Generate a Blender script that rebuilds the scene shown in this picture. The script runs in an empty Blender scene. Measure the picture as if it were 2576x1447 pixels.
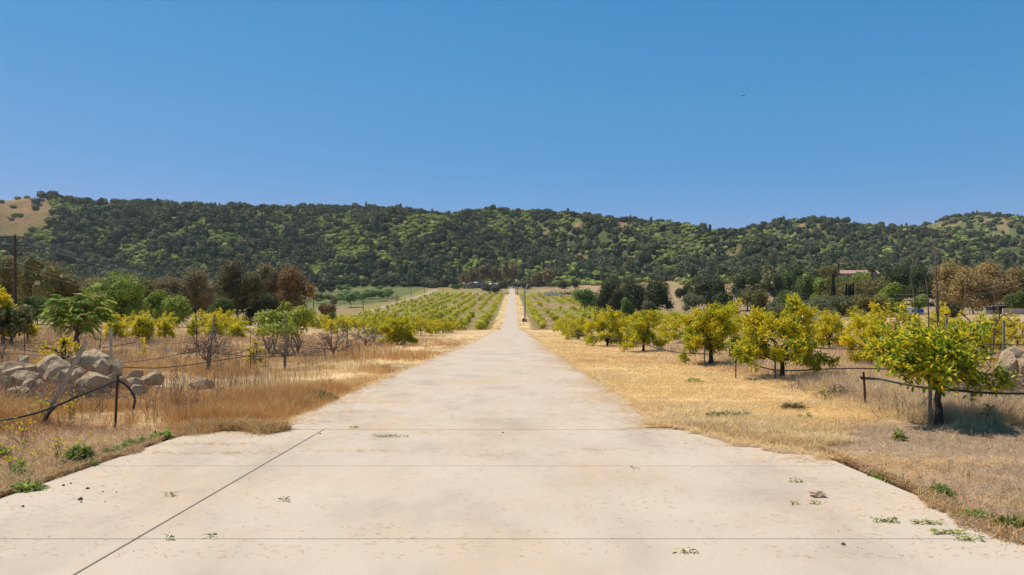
import bpy, bmesh, math, random
import numpy as np
from mathutils import Vector, Matrix, noise as mnoise

PI = math.pi
SC = bpy.context.scene
COL = SC.collection
rad = math.radians

# ------------------------------------------------------------------ camera frame of the photograph (2576 wide)
F, CX, CY, CAMZ = 1717.33, 1288.0, 723.5, 1.8

# ------------------------------------------------------------------ terrain
PY = np.array([-80, 0, 60, 118, 135, 150, 187, 230, 290, 369, 450, 536, 600, 665, 700, 760], float)
PZ = np.array([2.0, -1.8, -4.65, -7.40, -8.75, -9.85, -11.4, -11.2, -10.4, -9.1, -7.6, -5.8, -3.2, -0.5, 0.5, 1.5], float)
_h = np.diff(PY); _dl = np.diff(PZ) / _h
_m = np.zeros_like(PY); _m[0] = _dl[0]; _m[-1] = _dl[-1]
for i in range(1, len(PY) - 1):
    _m[i] = 0.0 if _dl[i-1] * _dl[i] <= 0 else 2 * _dl[i-1] * _dl[i] / (_dl[i-1] + _dl[i])


def profile(y):
    y = np.clip(y, PY[0], PY[-1])
    i = np.clip(np.searchsorted(PY, y) - 1, 0, len(PY) - 2)
    t = (y - PY[i]) / _h[i]
    t2, t3 = t * t, t * t * t
    return ((2*t3 - 3*t2 + 1) * PZ[i] + (t3 - 2*t2 + t) * _h[i] * _m[i]
            + (-2*t3 + 3*t2) * PZ[i+1] + (t3 - t2) * _h[i] * _m[i+1])


LX = np.array([-600, -250, -120, -75, -40, -9, 9, 40, 80, 200, 400, 700], float)
LY = np.array([0, 60, 120, 180, 250, 300, 420, 520, 650, 720], float)
LT = np.array([
    [6, 6, 5, 3, 2, 2, 3, 4, 5, 5], [4, 4, 3, 0, -2, -3, -2, 0, 2, 2], [2.3, 2.3, 2, 0, -2, -2.6, -2, -.5, 1, 1],
    [1.6, 1.6, 1.3, -.3, -1.8, -2.3, -1.2, -.3, 0, 0], [.9, .9, .6, 0, -.6, -.8, -.4, 0, 0, 0],
    [0]*10, [0]*10,
    [.6, .8, 1.2, .6, .3, .5, 1, 1, 1, 1], [1.0, 1.5, 2.9, 2.5, 1, 1, 2, 2, 3, 4], [2, 3, 4, 5, 8, 10, 13, 14, 12, 12],
    [4, 4, 5, 7, 10, 12, 15, 16, 14, 14], [6, 6, 7, 9, 12, 14, 17, 18, 18, 18]], float)


def lateral(x, y):
    x = np.clip(x, LX[0], LX[-1]); y = np.clip(y, LY[0], LY[-1])
    i = np.clip(np.searchsorted(LX, x) - 1, 0, len(LX) - 2)
    j = np.clip(np.searchsorted(LY, y) - 1, 0, len(LY) - 2)
    u = (x - LX[i]) / (LX[i+1] - LX[i]); v = (y - LY[j]) / (LY[j+1] - LY[j])
    u = u*u*(3-2*u); v = v*v*(3-2*v)
    return (LT[i, j]*(1-u)*(1-v) + LT[i+1, j]*u*(1-v) + LT[i, j+1]*(1-u)*v + LT[i+1, j+1]*u*v)


RX = np.array([-900, -400, -150, 0, 60, 130, 170, 250, 350, 450, 550, 650, 780, 850, 950, 1050, 1130, 1180, 1230, 1300, 1400, 1500,
               1600, 1700, 1780, 1805, 1850, 1920, 2000, 2100, 2200, 2255, 2340, 2400, 2450, 2550, 2700, 3000, 3500], float)
RY = np.array([560, 540, 525, 506, 499, 499, 508, 518, 517, 522, 529, 532, 527, 529, 533, 538, 543, 533, 528, 531, 544, 549,
               559, 575, 594, 597, 580, 571, 568, 567, 583, 588, 570, 555, 551, 556, 560, 575, 590], float)
DX = np.array([-900, 0, 600, 1300, 1780, 1850, 2230, 2330, 2700, 3500], float)
DD = np.array([950, 960, 1050, 1150, 1200, 1270, 1350, 1600, 1700, 1700], float)
HILL0 = 690.0


def hash2(ix, iy, s):
    v = np.sin(ix * 127.1 + iy * 311.7 + s * 74.7) * 43758.5453
    return v - np.floor(v)


def vnoise(x, y, s=0.0):
    x = np.asarray(x, float); y = np.asarray(y, float)
    ix, iy = np.floor(x), np.floor(y); fx, fy = x - ix, y - iy
    fx = fx*fx*(3-2*fx); fy = fy*fy*(3-2*fy)
    return (hash2(ix, iy, s)*(1-fx)*(1-fy) + hash2(ix+1, iy, s)*fx*(1-fy)
            + hash2(ix, iy+1, s)*(1-fx)*fy + hash2(ix+1, iy+1, s)*fx*fy)


def fbm(x, y, s=0.0, o=3):
    t, a, n = 0.0, 1.0, 0.0
    for k in range(o):
        t = t + a * vnoise(x * 2**k, y * 2**k, s + 3.1*k); n += a; a *= .5
    return t / n


def terrain(x, y):
    """ground height (z, camera at CAMZ) of the whole place"""
    x = np.asarray(x, float); y = np.asarray(y, float)
    x, y = np.broadcast_arrays(x, y)
    zr = profile(y) + lateral(x, y)
    flat = np.clip((np.abs(x + .5) - 7) / 6, 0, 1)
    zr = zr + flat * (fbm(x/9, y/9, 1.0) - .5) * np.where(y < 130, .5, .9)
    far = y > HILL0
    if far.any():
        yy = np.maximum(y, 1.0)
        px = CX + F * x / yy
        dr = np.interp(px, DX, DD)
        zR = (CY - np.interp(px, RX, RY)) / F * dr
        t = np.clip((yy - HILL0) / (dr - HILL0), 0, 1)
        s = t * .82 + .18 * t*t*(3-2*t)
        spur = (np.abs(fbm(x/170 + .3*yy/170, yy/480, 5.0, 3) - .5) * 2)
        bump = (.30 - spur) * 85 * np.clip(t*(1-t)*4, 0, 1) ** 1.4
        zh = zr * (1 - s) + zR * s + bump
        zh = np.where(yy > dr, zR - (yy - dr) * .22, zh)
        zr = np.where(far, zh, zr)
    return zr + CAMZ


def tz(x, y):
    return float(terrain(np.array([x]), np.array([y]))[0])


def W(px, py, d):
    return Vector(((px - CX) / F * d, d, CAMZ + (CY - py) / F * d))


def G(px, d, dz=0.0):
    x = (px - CX) / F * d
    return Vector((x, d, tz(x, d) + dz))


def hgt(px, ytop, d):
    """how tall a thing standing at (px, d) is when its top shows at ytop"""
    return W(px, ytop, d).z - G(px, d).z


# ------------------------------------------------------------------ mesh builder
class MB:
    def __init__(s):
        s.V, s.L, s.C, s.T, s.M, s.n = [], [], [], [], [], 0

    def add(s, V, Fc, tint=(1, 1, 1), mat=0):
        V = np.asarray(V, float).reshape(-1, 3)
        if not isinstance(Fc, np.ndarray) and len(set(map(len, Fc))) > 1:
            for k in sorted(set(map(len, Fc))):
                s.add(V, [f for f in Fc if len(f) == k], tint, mat)
            return s
        Fc = np.asarray(Fc, int)
        if len(V) == 0 or len(Fc) == 0:
            return s
        t = np.asarray(tint, float)
        if t.ndim == 1:
            t = np.tile(t, (len(V), 1))
        s.V.append(V); s.T.append(t)
        s.L.append((Fc + s.n).ravel()); s.C.append(np.full(len(Fc), Fc.shape[1], int)); s.M.append(np.full(len(Fc), mat, int))
        s.n += len(V)
        return s

    def merge(s, o, M=None):
        for V, T, L, C, m in zip(o.V, o.T, o.L, o.C, o.M):
            s.V.append(V if M is None else V @ M[0].T + M[1]); s.T.append(T); s.L.append(L + s.n); s.C.append(C); s.M.append(m)
        s.n += o.n

    def mesh(s, name, mats, smooth=False):
        me = bpy.data.meshes.new(name)
        V = np.concatenate(s.V).astype(np.float32); L = np.concatenate(s.L).astype(np.int32)
        C = np.concatenate(s.C); T = np.concatenate(s.T)
        me.vertices.add(len(V)); me.vertices.foreach_set('co', V.ravel())
        me.loops.add(len(L)); me.loops.foreach_set('vertex_index', L)
        me.polygons.add(len(C))
        st = np.concatenate([[0], np.cumsum(C)[:-1]]).astype(np.int32)
        me.polygons.foreach_set('loop_start', st)
        me.polygons.foreach_set('material_index', np.concatenate(s.M).astype(np.int32))
        me.polygons.foreach_set('use_smooth', np.full(len(C), smooth, bool))
        me.update(calc_edges=True)
        a = me.color_attributes.new('tint', 'FLOAT_COLOR', 'POINT')
        a.data.foreach_set('color', np.hstack([T, np.ones((len(T), 1))]).astype(np.float32).ravel())
        for m in (mats if isinstance(mats, (list, tuple)) else [mats]):
            me.materials.append(m)
        return me

    def build(s, name, mats, parent=None, smooth=False):
        o = bpy.data.objects.new(name, s.mesh(name, mats, smooth))
        COL.objects.link(o)
        if parent is not None:
            o.parent = parent
        return o


def tag(o, label=None, cat=None, group=None, kind=None):
    if label: o['label'] = label
    if cat: o['category'] = cat
    if group: o['group'] = group
    if kind: o['kind'] = kind
    return o


def thing(name, label, cat, loc=(0, 0, 0), rz=0.0, group=None, scale=None):
    o = bpy.data.objects.new(name, None); COL.objects.link(o)
    o.location = loc; o.rotation_euler = (0, 0, rz); o.empty_display_size = .2
    if scale is not None:
        o.scale = scale if hasattr(scale, '__len__') else (scale,)*3
    return tag(o, label, cat, group)


def inst(me, name, parent=None, loc=(0, 0, 0), rz=0.0, scale=None):
    o = bpy.data.objects.new(name, me); COL.objects.link(o)
    o.location = loc; o.rotation_euler = (0, 0, rz)
    if scale is not None:
        o.scale = scale if hasattr(scale, '__len__') else (scale,)*3
    if parent is not None:
        o.parent = parent
    return o


def box(mb, c, d, tint=(1, 1, 1), mat=0, rz=0.0):
    c = np.array(c, float); h = np.array(d, float) / 2
    V = np.array([[-1, -1, -1], [1, -1, -1], [1, 1, -1], [-1, 1, -1], [-1, -1, 1], [1, -1, 1], [1, 1, 1], [-1, 1, 1]]) * h
    if rz:
        cz, sz = math.cos(rz), math.sin(rz)
        V = V @ np.array([[cz, -sz, 0], [sz, cz, 0], [0, 0, 1]]).T
    mb.add(V + c, [[0, 3, 2, 1], [4, 5, 6, 7], [0, 1, 5, 4], [1, 2, 6, 5], [2, 3, 7, 6], [3, 0, 4, 7]], tint, mat)


def tube(mb, pts, radii, sides=5, tint=(1, 1, 1), mat=0, cap=True):
    P = np.asarray(pts, float); n = len(P)
    r = np.broadcast_to(np.asarray(radii, float), (n,))
    T = np.gradient(P, axis=0); T /= np.linalg.norm(T, axis=1, keepdims=True) + 1e-9
    ref = np.array([0, 0, 1.]) if abs(T[:, 2]).mean() < .8 else np.array([1., 0, 0])
    A = np.cross(T, ref); A /= np.linalg.norm(A, axis=1, keepdims=True) + 1e-9
    B = np.cross(T, A)
    a = np.arange(sides) * 2 * PI / sides
    ring = P[:, None] + r[:, None, None] * (A[:, None] * np.cos(a)[None, :, None] + B[:, None] * np.sin(a)[None, :, None])
    i = np.arange(n - 1)[:, None] * sides; j = np.arange(sides)[None]; k = (j + 1) % sides
    Fc = np.stack([i + j, i + k, i + sides + k, i + sides + j], -1).reshape(-1, 4)
    V = ring.reshape(-1, 3)
    mb.add(V, Fc, tint, mat)
    if cap and sides in (3, 4):
        mb.add(ring[-1], [list(range(sides))], tint, mat)
    elif cap:
        for q, fl in ((0, 1), (n - 1, 0)):
            Vc = np.vstack([ring[q], P[q]])
            mb.add(Vc, [[(s+1) % sides, s, sides] if fl else [s, (s+1) % sides, sides] for s in range(sides)], tint, mat)


def unit(v):
    return v / (np.linalg.norm(v, axis=-1, keepdims=True) + 1e-9)


def leaves6(mb, pos, d, Ln, Wd, tint, rng, fold=.25, droop=.15):
    """pointed folded leaves, two quads each"""
    n = len(pos); d = unit(d)
    up = unit(np.array([0, 0, 1.]) + rng.normal(0, .45, (n, 3)))
    sd = unit(np.cross(d, up)); nm = np.cross(sd, d)
    Ln = np.broadcast_to(Ln, (n,))[:, None]; Wd = np.broadcast_to(Wd, (n,))[:, None]
    V = np.stack([pos,
                  pos + d*Ln*.30 + sd*Wd*.46 + nm*Wd*fold,
                  pos + d*Ln*.68 + sd*Wd*.40 + nm*(Wd*fold - Ln*droop*.4),
                  pos + d*Ln - nm*Ln*droop,
                  pos + d*Ln*.68 - sd*Wd*.40 + nm*(Wd*fold - Ln*droop*.4),
                  pos + d*Ln*.30 - sd*Wd*.46 + nm*Wd*fold], 1).reshape(-1, 3)
    b = np.arange(n)[:, None] * 6
    Fc = np.concatenate([b + np.array([[0, 3, 2, 1]]), b + np.array([[0, 5, 4, 3]])])
    mb.add(V, Fc, np.repeat(tint, 6, 0))


def quads(mb, pos, nrm, size, tint, rng, stretch=1.0, hang=None):
    """ragged leaf-clump faces: one uneven quad each"""
    n = len(pos); nrm = unit(nrm)
    if hang is None:
        a = unit(np.cross(nrm, rng.normal(0, 1, (n, 3))))
    else:
        a = unit(np.array([0, 0, -1.]) + rng.normal(0, hang, (n, 3)))
        a = unit(a - nrm * (a * nrm).sum(1, keepdims=True))
    b = np.cross(nrm, a)
    s = np.broadcast_to(size, (n,))[:, None]
    j = lambda: rng.uniform(.55, 1.15, (n, 1)) * s * .5
    V = np.stack([pos + a*j()*stretch, pos + b*j(), pos - a*j()*stretch, pos - b*j()], 1).reshape(-1, 3)
    mb.add(V, np.arange(4*n).reshape(-1, 4), np.repeat(tint, 4, 0))


def pal(rng, n, cols, w=None, jit=.18):
    c = np.array(cols, float)
    i = rng.choice(len(c), n, p=None if w is None else np.array(w) / np.sum(w))
    return np.clip(c[i] * rng.uniform(1-jit, 1+jit, (n, 1)) * rng.uniform(1-jit*.4, 1+jit*.4, (n, 3)), 0, 1)


# ------------------------------------------------------------------ materials
MATS = {}


def mat(name):
    m = bpy.data.materials.new(name); m.use_nodes = True
    nt = m.node_tree; nt.nodes.clear()
    out = nt.nodes.new('ShaderNodeOutputMaterial')
    MATS[name] = m
    return m, nt, out


def nd(nt, typ, **kw):
    n = nt.nodes.new(typ)
    for k, v in kw.items():
        if k in n.inputs: n.inputs[k].default_value = v
        else: setattr(n, k, v)
    return n


def foliage(name, trans=.35, rough=.55, spec=.3, obj_var=.12):
    m, nt, out = mat(name)
    at = nd(nt, 'ShaderNodeAttribute', attribute_name='tint')
    oi = nd(nt, 'ShaderNodeObjectInfo')
    mr = nd(nt, 'ShaderNodeMapRange'); mr.inputs['To Min'].default_value = 1-obj_var; mr.inputs['To Max'].default_value = 1+obj_var
    nt.links.new(oi.outputs['Random'], mr.inputs['Value'])
    mul = nd(nt, 'ShaderNodeMix', data_type='RGBA', blend_type='MULTIPLY'); mul.inputs[0].default_value = 1
    nt.links.new(at.outputs['Color'], mul.inputs[6]); nt.links.new(mr.outputs[0], mul.inputs[7])
    p = nd(nt, 'ShaderNodeBsdfPrincipled'); p.inputs['Roughness'].default_value = rough
    p.inputs['Specular IOR Level'].default_value = spec
    nt.links.new(mul.outputs[2], p.inputs['Base Color'])
    if trans:
        tr = nd(nt, 'ShaderNodeBsdfTranslucent')
        nt.links.new(mul.outputs[2], tr.inputs['Color'])
        mx = nd(nt, 'ShaderNodeMixShader'); mx.inputs[0].default_value = trans
        nt.links.new(p.outputs[0], mx.inputs[1]); nt.links.new(tr.outputs[0], mx.inputs[2])
        nt.links.new(mx.outputs[0], out.inputs[0])
    else:
        nt.links.new(p.outputs[0], out.inputs[0])
    return m


def surf(name, c1, c2, scale=5.0, rough=.8, metal=0.0, bump=0.0, bscale=None, detail=6, spec=.3, c3=None, stretch=None, bdist=.05):
    """noise between two (three) colours with a fine bump"""
    m, nt, out = mat(name)
    tc = nd(nt, 'ShaderNodeTexCoord')
    src = tc.outputs['Object']
    if stretch:
        mp = nd(nt, 'ShaderNodeMapping'); mp.inputs['Scale'].default_value = stretch
        nt.links.new(src, mp.inputs[0]); src = mp.outputs[0]
    n = nd(nt, 'ShaderNodeTexNoise', Scale=scale, Detail=detail, Roughness=.6)
    nt.links.new(src, n.inputs['Vector'])
    r = nd(nt, 'ShaderNodeValToRGB')
    r.color_ramp.elements[0].position = .3; r.color_ramp.elements[0].color = (*c1, 1)
    r.color_ramp.elements[1].position = .7; r.color_ramp.elements[1].color = (*c2, 1)
    if c3:
        e = r.color_ramp.elements.new(.5); e.color = (*c3, 1)
    nt.links.new(n.outputs['Fac'], r.inputs[0])
    p = nd(nt, 'ShaderNodeBsdfPrincipled'); p.inputs['Roughness'].default_value = rough; p.inputs['Metallic'].default_value = metal
    p.inputs['Specular IOR Level'].default_value = spec
    nt.links.new(r.outputs[0], p.inputs['Base Color'])
    if bump:
        n2 = nd(nt, 'ShaderNodeTexNoise', Scale=bscale or scale*4, Detail=8.0, Roughness=.65)
        nt.links.new(src, n2.inputs['Vector'])
        b = nd(nt, 'ShaderNodeBump'); b.inputs['Strength'].default_value = bump; b.inputs['Distance'].default_value = bdist
        nt.links.new(n2.outputs['Fac'], b.inputs['Height']); nt.links.new(b.outputs[0], p.inputs['Normal'])
    nt.links.new(p.outputs[0], out.inputs[0])
    return m


def tinted(name, scale, amt, rough=.95, bump=.4, bscale=None, scale2=None):
    """colour zones from the sheet's own attribute, broken up by two noises"""
    m, nt, out = mat(name)
    at = nd(nt, 'ShaderNodeAttribute', attribute_name='tint')
    tc = nd(nt, 'ShaderNodeTexCoord')
    n = nd(nt, 'ShaderNodeTexNoise', Scale=scale, Detail=8.0, Roughness=.65)
    nt.links.new(tc.outputs['Object'], n.inputs['Vector'])
    mr = nd(nt, 'ShaderNodeMapRange'); mr.inputs['From Min'].default_value = .3; mr.inputs['From Max'].default_value = .7
    mr.inputs['To Min'].default_value = 1-amt; mr.inputs['To Max'].default_value = 1+amt
    nt.links.new(n.outputs['Fac'], mr.inputs['Value'])
    n3 = nd(nt, 'ShaderNodeTexNoise', Scale=scale2 or scale*.12, Detail=5.0, Roughness=.6)
    nt.links.new(tc.outputs['Object'], n3.inputs['Vector'])
    mr3 = nd(nt, 'ShaderNodeMapRange'); mr3.inputs['From Min'].default_value = .3; mr3.inputs['From Max'].default_value = .7
    mr3.inputs['To Min'].default_value = 1-amt*.7; mr3.inputs['To Max'].default_value = 1+amt*.7
    nt.links.new(n3.outputs['Fac'], mr3.inputs['Value'])
    mm = nd(nt, 'ShaderNodeMath', operation='MULTIPLY')
    nt.links.new(mr.outputs[0], mm.inputs[0]); nt.links.new(mr3.outputs[0], mm.inputs[1])
    mul = nd(nt, 'ShaderNodeMix', data_type='RGBA', blend_type='MULTIPLY'); mul.inputs[0].default_value = 1
    nt.links.new(at.outputs['Color'], mul.inputs[6]); nt.links.new(mm.outputs[0], mul.inputs[7])
    p = nd(nt, 'ShaderNodeBsdfPrincipled'); p.inputs['Roughness'].default_value = rough; p.inputs['Specular IOR Level'].default_value = .1
    nt.links.new(mul.outputs[2], p.inputs['Base Color'])
    n2 = nd(nt, 'ShaderNodeTexNoise', Scale=bscale or scale*3, Detail=8.0)
    nt.links.new(tc.outputs['Object'], n2.inputs['Vector'])
    b = nd(nt, 'ShaderNodeBump'); b.inputs['Strength'].default_value = bump; b.inputs['Distance'].default_value = .08
    nt.links.new(n2.outputs['Fac'], b.inputs['Height']); nt.links.new(b.outputs[0], p.inputs['Normal'])
    nt.links.new(p.outputs[0], out.inputs[0])
    return m


M_CITRUS = foliage('citrus_leaf', .44, .42, .45, .06)
M_LEAF = foliage('tree_leaf', .28, .6, .2, .10)
M_FAR = foliage('far_foliage', .15, .8, .1, .10)
M_GRASS = foliage('dry_grass_blade', .25, .7, .15, .0)
M_WEED = foliage('weed_leaf', .42, .5, .3, .05)
M_BARK = surf('dark_bark', (.035, .026, .02), (.11, .085, .065), 14, .9, bump=.6, stretch=(1, 1, .3))
M_TWIG = surf('bare_twig_bark', (.10, .075, .06), (.24, .19, .155), 10, .9, bump=.3)
M_PALEBARK = surf('pale_bark', (.20, .17, .14), (.45, .40, .34), 4, .85, bump=.3)
M_WOOD = surf('weathered_stake_wood', (.16, .14, .125), (.34, .31, .28), 6, .9, bump=.4, stretch=(6, 6, .5))
M_POLEW = surf('utility_pole_wood', (.05, .033, .024), (.14, .095, .07), 5, .9, bump=.4, stretch=(5, 5, .3))
M_RUST = surf('rusty_rod', (.045, .024, .016), (.13, .065, .04), 20, .85, bump=.3)
M_STEEL = surf('galvanised_steel', (.27, .28, .29), (.45, .46, .47), 7, .45, .7, bump=.1)
M_POST = surf('grey_steel_post', (.16, .16, .15), (.30, .295, .28), 9, .55, .4, bump=.2)
M_HOSE = surf('black_polythene_hose', (.014, .014, .015), (.05, .048, .046), 9, .45, spec=.5)
M_HOSEG = surf('sun_bleached_hose', (.07, .066, .062), (.22, .205, .19), 6, .5, spec=.5)
M_ROCK = surf('buff_sandstone', (.42, .30, .18), (.69, .54, .365), 2.6, .95, bump=1.0, bscale=3.2, c3=(.57, .43, .28), bdist=.22, spec=.1)
M_WIRE = surf('aluminium_wire', (.35, .35, .35), (.5, .5, .5), 3, .4, .6)
M_WHITE = surf('white_paint', (.72, .72, .70), (.82, .82, .80), 2, .45, bump=.03)
M_BLADE = surf('pale_fan_blade', (.55, .55, .53), (.68, .68, .66), 2, .5)
M_GLASS = surf('dark_window_glass', (.02, .025, .03), (.05, .06, .07), 1, .1, spec=.6)
M_TYRE = surf('black_rubber', (.015, .015, .015), (.035, .035, .035), 8, .85)
M_BIRD = surf('black_feathers', (.012, .012, .014), (.03, .028, .028), 12, .8)


# ------------------------------------------------------------------ render, world, sun, camera
SUN_EL, SUN_AZ = rad(64), rad(-62)          # azimuth from +Y, negative = to the left
cam_d = bpy.data.cameras.new('camera'); cam = bpy.data.objects.new('camera', cam_d); COL.objects.link(cam)
cam.location = (0, 0, CAMZ); cam.rotation_euler = (PI/2, 0, 0)
cam_d.sensor_width = 36; cam_d.lens = 24; cam_d.clip_end = 20000; cam_d.clip_start = .1
SC.camera = cam
w = bpy.data.worlds.new('World'); SC.world = w; w.use_nodes = True
nt = w.node_tree; nt.nodes.clear()
wo = nt.nodes.new('ShaderNodeOutputWorld'); bg = nt.nodes.new('ShaderNodeBackground'); sk = nt.nodes.new('ShaderNodeTexSky')
sk.sky_type = 'NISHITA'; sk.sun_disc = False; sk.sun_elevation = SUN_EL; sk.sun_rotation = SUN_AZ
sk.altitude = 250; sk.air_density = .8; sk.dust_density = 0; sk.ozone_density = 8
bg.inputs['Strength'].default_value = .1
# a graded, deeper blue than the plain sky model gives
se = nt.nodes.new('ShaderNodeSeparateColor'); co = nt.nodes.new('ShaderNodeCombineColor'); nt.links.new(sk.outputs[0], se.inputs[0])
for i, (pw, mu) in enumerate(((1.8, .41), (.5, 1.90), (.38, 3.42))):
    a = nd(nt, 'ShaderNodeMath', operation='POWER'); a.inputs[1].default_value = pw
    b = nd(nt, 'ShaderNodeMath', operation='MULTIPLY'); b.inputs[1].default_value = mu
    nt.links.new(se.outputs[i], a.inputs[0]); nt.links.new(a.outputs[0], b.inputs[0]); nt.links.new(b.outputs[0], co.inputs[i])
# sky above the view made darker and redder, for deeper and less blue shadows
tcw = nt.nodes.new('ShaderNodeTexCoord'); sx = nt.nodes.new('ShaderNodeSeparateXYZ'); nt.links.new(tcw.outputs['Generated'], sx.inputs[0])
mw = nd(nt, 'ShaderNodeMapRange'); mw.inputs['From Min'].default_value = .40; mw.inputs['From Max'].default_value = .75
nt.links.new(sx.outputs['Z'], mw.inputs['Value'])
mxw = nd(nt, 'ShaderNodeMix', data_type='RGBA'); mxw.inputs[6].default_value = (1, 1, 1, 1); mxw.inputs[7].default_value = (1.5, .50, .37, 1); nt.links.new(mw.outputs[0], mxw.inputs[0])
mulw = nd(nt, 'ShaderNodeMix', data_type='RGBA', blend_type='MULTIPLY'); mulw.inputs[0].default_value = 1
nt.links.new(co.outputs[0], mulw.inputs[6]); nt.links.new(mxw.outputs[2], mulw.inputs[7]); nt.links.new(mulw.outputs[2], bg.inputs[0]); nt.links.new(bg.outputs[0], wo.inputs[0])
sl = bpy.data.lights.new('sun', 'SUN'); so = bpy.data.objects.new('sun', sl); COL.objects.link(so)
sl.energy = 5.0; sl.angle = rad(.53); sl.color = (1.0, .915, .81)
ts = Vector((math.sin(SUN_AZ)*math.cos(SUN_EL), math.cos(SUN_AZ)*math.cos(SUN_EL), math.sin(SUN_EL)))
so.rotation_euler = ts.to_track_quat('Z', 'Y').to_euler(); so.location = ts * 60
SC.view_settings.view_transform = 'Standard'; SC.view_settings.look = 'None'; SC.view_settings.exposure = 0; SC.view_settings.gamma = 1
SC.render.engine = 'CYCLES'
cy = SC.cycles
cy.max_bounces = 5; cy.diffuse_bounces = 2; cy.glossy_bounces = 2; cy.transmission_bounces = 3; cy.transparent_max_bounces = 4
cy.volume_bounces = 0
cy.caustics_reflective = False; cy.caustics_refractive = False
cy.use_adaptive_sampling = True; cy.adaptive_threshold = .015
try:
    cy.use_denoising = True; cy.denoiser = 'OPENIMAGEDENOISE'; cy.denoising_prefilter = 'ACCURATE'
except Exception:
    pass

# ------------------------------------------------------------------ ground sheet and hills
ROADC_Y = np.array([-80, 0, 15, 32, 68, 187, 370, 660], float)
ROADC_X = np.array([-.85, -.85, -.85, -.70, -.45, -.5, -.3, 0], float)


def roadc(y):
    return np.interp(y, ROADC_Y, ROADC_X)


def lerp3(a, b, t):
    t = np.clip(t, 0, 1)[..., None]
    return np.asarray(a) * (1 - t) + np.asarray(b) * t


def ground_tint(x, y):
    n1 = fbm(x/3.5, y/3.5, 11); n2 = fbm(x/14, y/30, 12); n3 = fbm(x/40, y/55, 13)
    near = lerp3((.40, .265, .14), (.54, .38, .20), (n1-.3)*2.2)
    thatch = lerp3((.22, .15, .10), (.42, .30, .20), (n1-.3)*2.6)
    near = lerp3(near, thatch, np.clip((x-3.4)*2, 0, 1)*np.clip((12.0 + (fbm(x/1.1, y/1.1, 15)-.5)*3.5 - y)*1.2, 0, 1))
    straw = lerp3((.66, .46, .22), (.76, .56, .30), (n1-.3)*2.2)
    straw = lerp3(straw, (.38, .27, .165), np.clip((fbm(x/1.2, y/.9, 17) - .60)*7, 0, .85))
    st = np.clip((8.0 - np.abs(x - .2)) / 1.6, 0, 1) * np.clip((y - 11.2 - np.clip(x-4.6, 0, 1)*1.0)*2, 0, 1)
    c = lerp3(near, straw, st * .9)
    # the far orchard slope: bands of green weeds and bare brown earth along the rows
    slope = lerp3((.34, .24, .12), (.27, .26, .06), np.clip((n2 - .38)*4, 0, 1))
    slope = lerp3(slope, (.24, .155, .10), np.clip((n1-.6)*5, 0, 1)*.7)
    c = lerp3(c, slope, np.clip((y - 118) / 30, 0, 1) * np.clip((np.abs(x) - 5.2)*1.2, 0, 1))
    # green hay field left of the side road, tan at its near end
    field = lerp3((.33, .24, .13), (.15, .165, .06), np.clip((y - 330 + (n3-.5)*120) / 60, 0, 1))
    c = lerp3(c, field, np.clip((-x - 78) / 6, 0, 1) * np.clip((y - 170) / 60, 0, 1))
    # dry land right of the slope and at the foot of the hills
    dry = lerp3((.36, .245, .145), (.30, .24, .12), (n2-.35)*3)
    c = lerp3(c, dry, np.clip((x - 62) / 10, 0, 1) * np.clip((y - 90)/40, 0, 1))
    dry2 = lerp3((.40, .27, .16), (.27, .23, .10), (n2-.35)*3)
    c = lerp3(c, dry2, np.clip((y - 520) / 40, 0, 1) * np.clip((x + 40) / 10, 0, 1))
    return c


def sheet(name, xs, ys, m, tintf, zoff=0.0, kind='structure', smooth=True):
    X, Y = np.meshgrid(xs, ys)
    Z = terrain(X, Y) + zoff
    V = np.stack([X, Y, Z], -1).reshape(-1, 3)
    nx, ny = len(xs), len(ys)
    i = (np.arange(ny-1)[:, None]*nx + np.arange(nx-1)[None]).ravel()
    Fc = np.stack([i, i+1, i+1+nx, i+nx], -1)
    mb = MB(); mb.add(V, Fc, tintf(X, Y).reshape(-1, 3))
    o = mb.build(name, m, smooth=smooth)
    o['kind'] = kind
    return o


u = np.linspace(-1, 1, 261)
xs = np.sinh(u * 6.2) / math.sinh(6.2) * 1500
ys = np.concatenate([np.arange(-60, 0, 4.), np.arange(0, 60, .6), np.arange(60, 130, 1.4), np.arange(130, 240, 3), np.arange(240, HILL0, 6), [HILL0]])
M_GROUND = tinted('dry_earth', 2.2, .28, scale2=.12, bscale=9)
sheet('ground', xs, ys, M_GROUND, ground_tint)


def hill_tint(x, y):
    n = fbm(x/60, y/60, 21); n1 = fbm(x/14, y/14, 22)
    c = lerp3((.075, .09, .032), (.13, .15, .05), np.clip((n-.42)*6, 0, 1))
    c = lerp3(c, (.33, .21, .12), np.clip((n1-.63)*7, 0, 1))
    z = terrain(x, y) - CAMZ
    py = CY - F * z / np.maximum(y, 1); px = CX + F * x / np.maximum(y, 1)
    bare = bare_mask(px, py)
    g = lerp3((.30, .185, .095), (.20, .19, .065), (n1-.35)*3 + (n-.5)*2)
    return lerp3(c, g, bare)


def bare_mask(px, py):
    n = (fbm(px/40, py/30, 31) - .5)
    a = np.clip((150 - px + n*190 - np.abs(py - 545)*.35) / 45 + .3, 0, 1) * np.clip((600 + n*60 - py)/10, 0, 1)
    return a


xh = np.linspace(-1900, 2300, 300); yh = np.concatenate([[HILL0], np.arange(HILL0+8, 1900, 9.)])
M_HILL = tinted('hill_scrub_ground', .25, .3, scale2=.03, bscale=.8)
sheet('hills', xh, yh, M_HILL, hill_tint)

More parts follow.
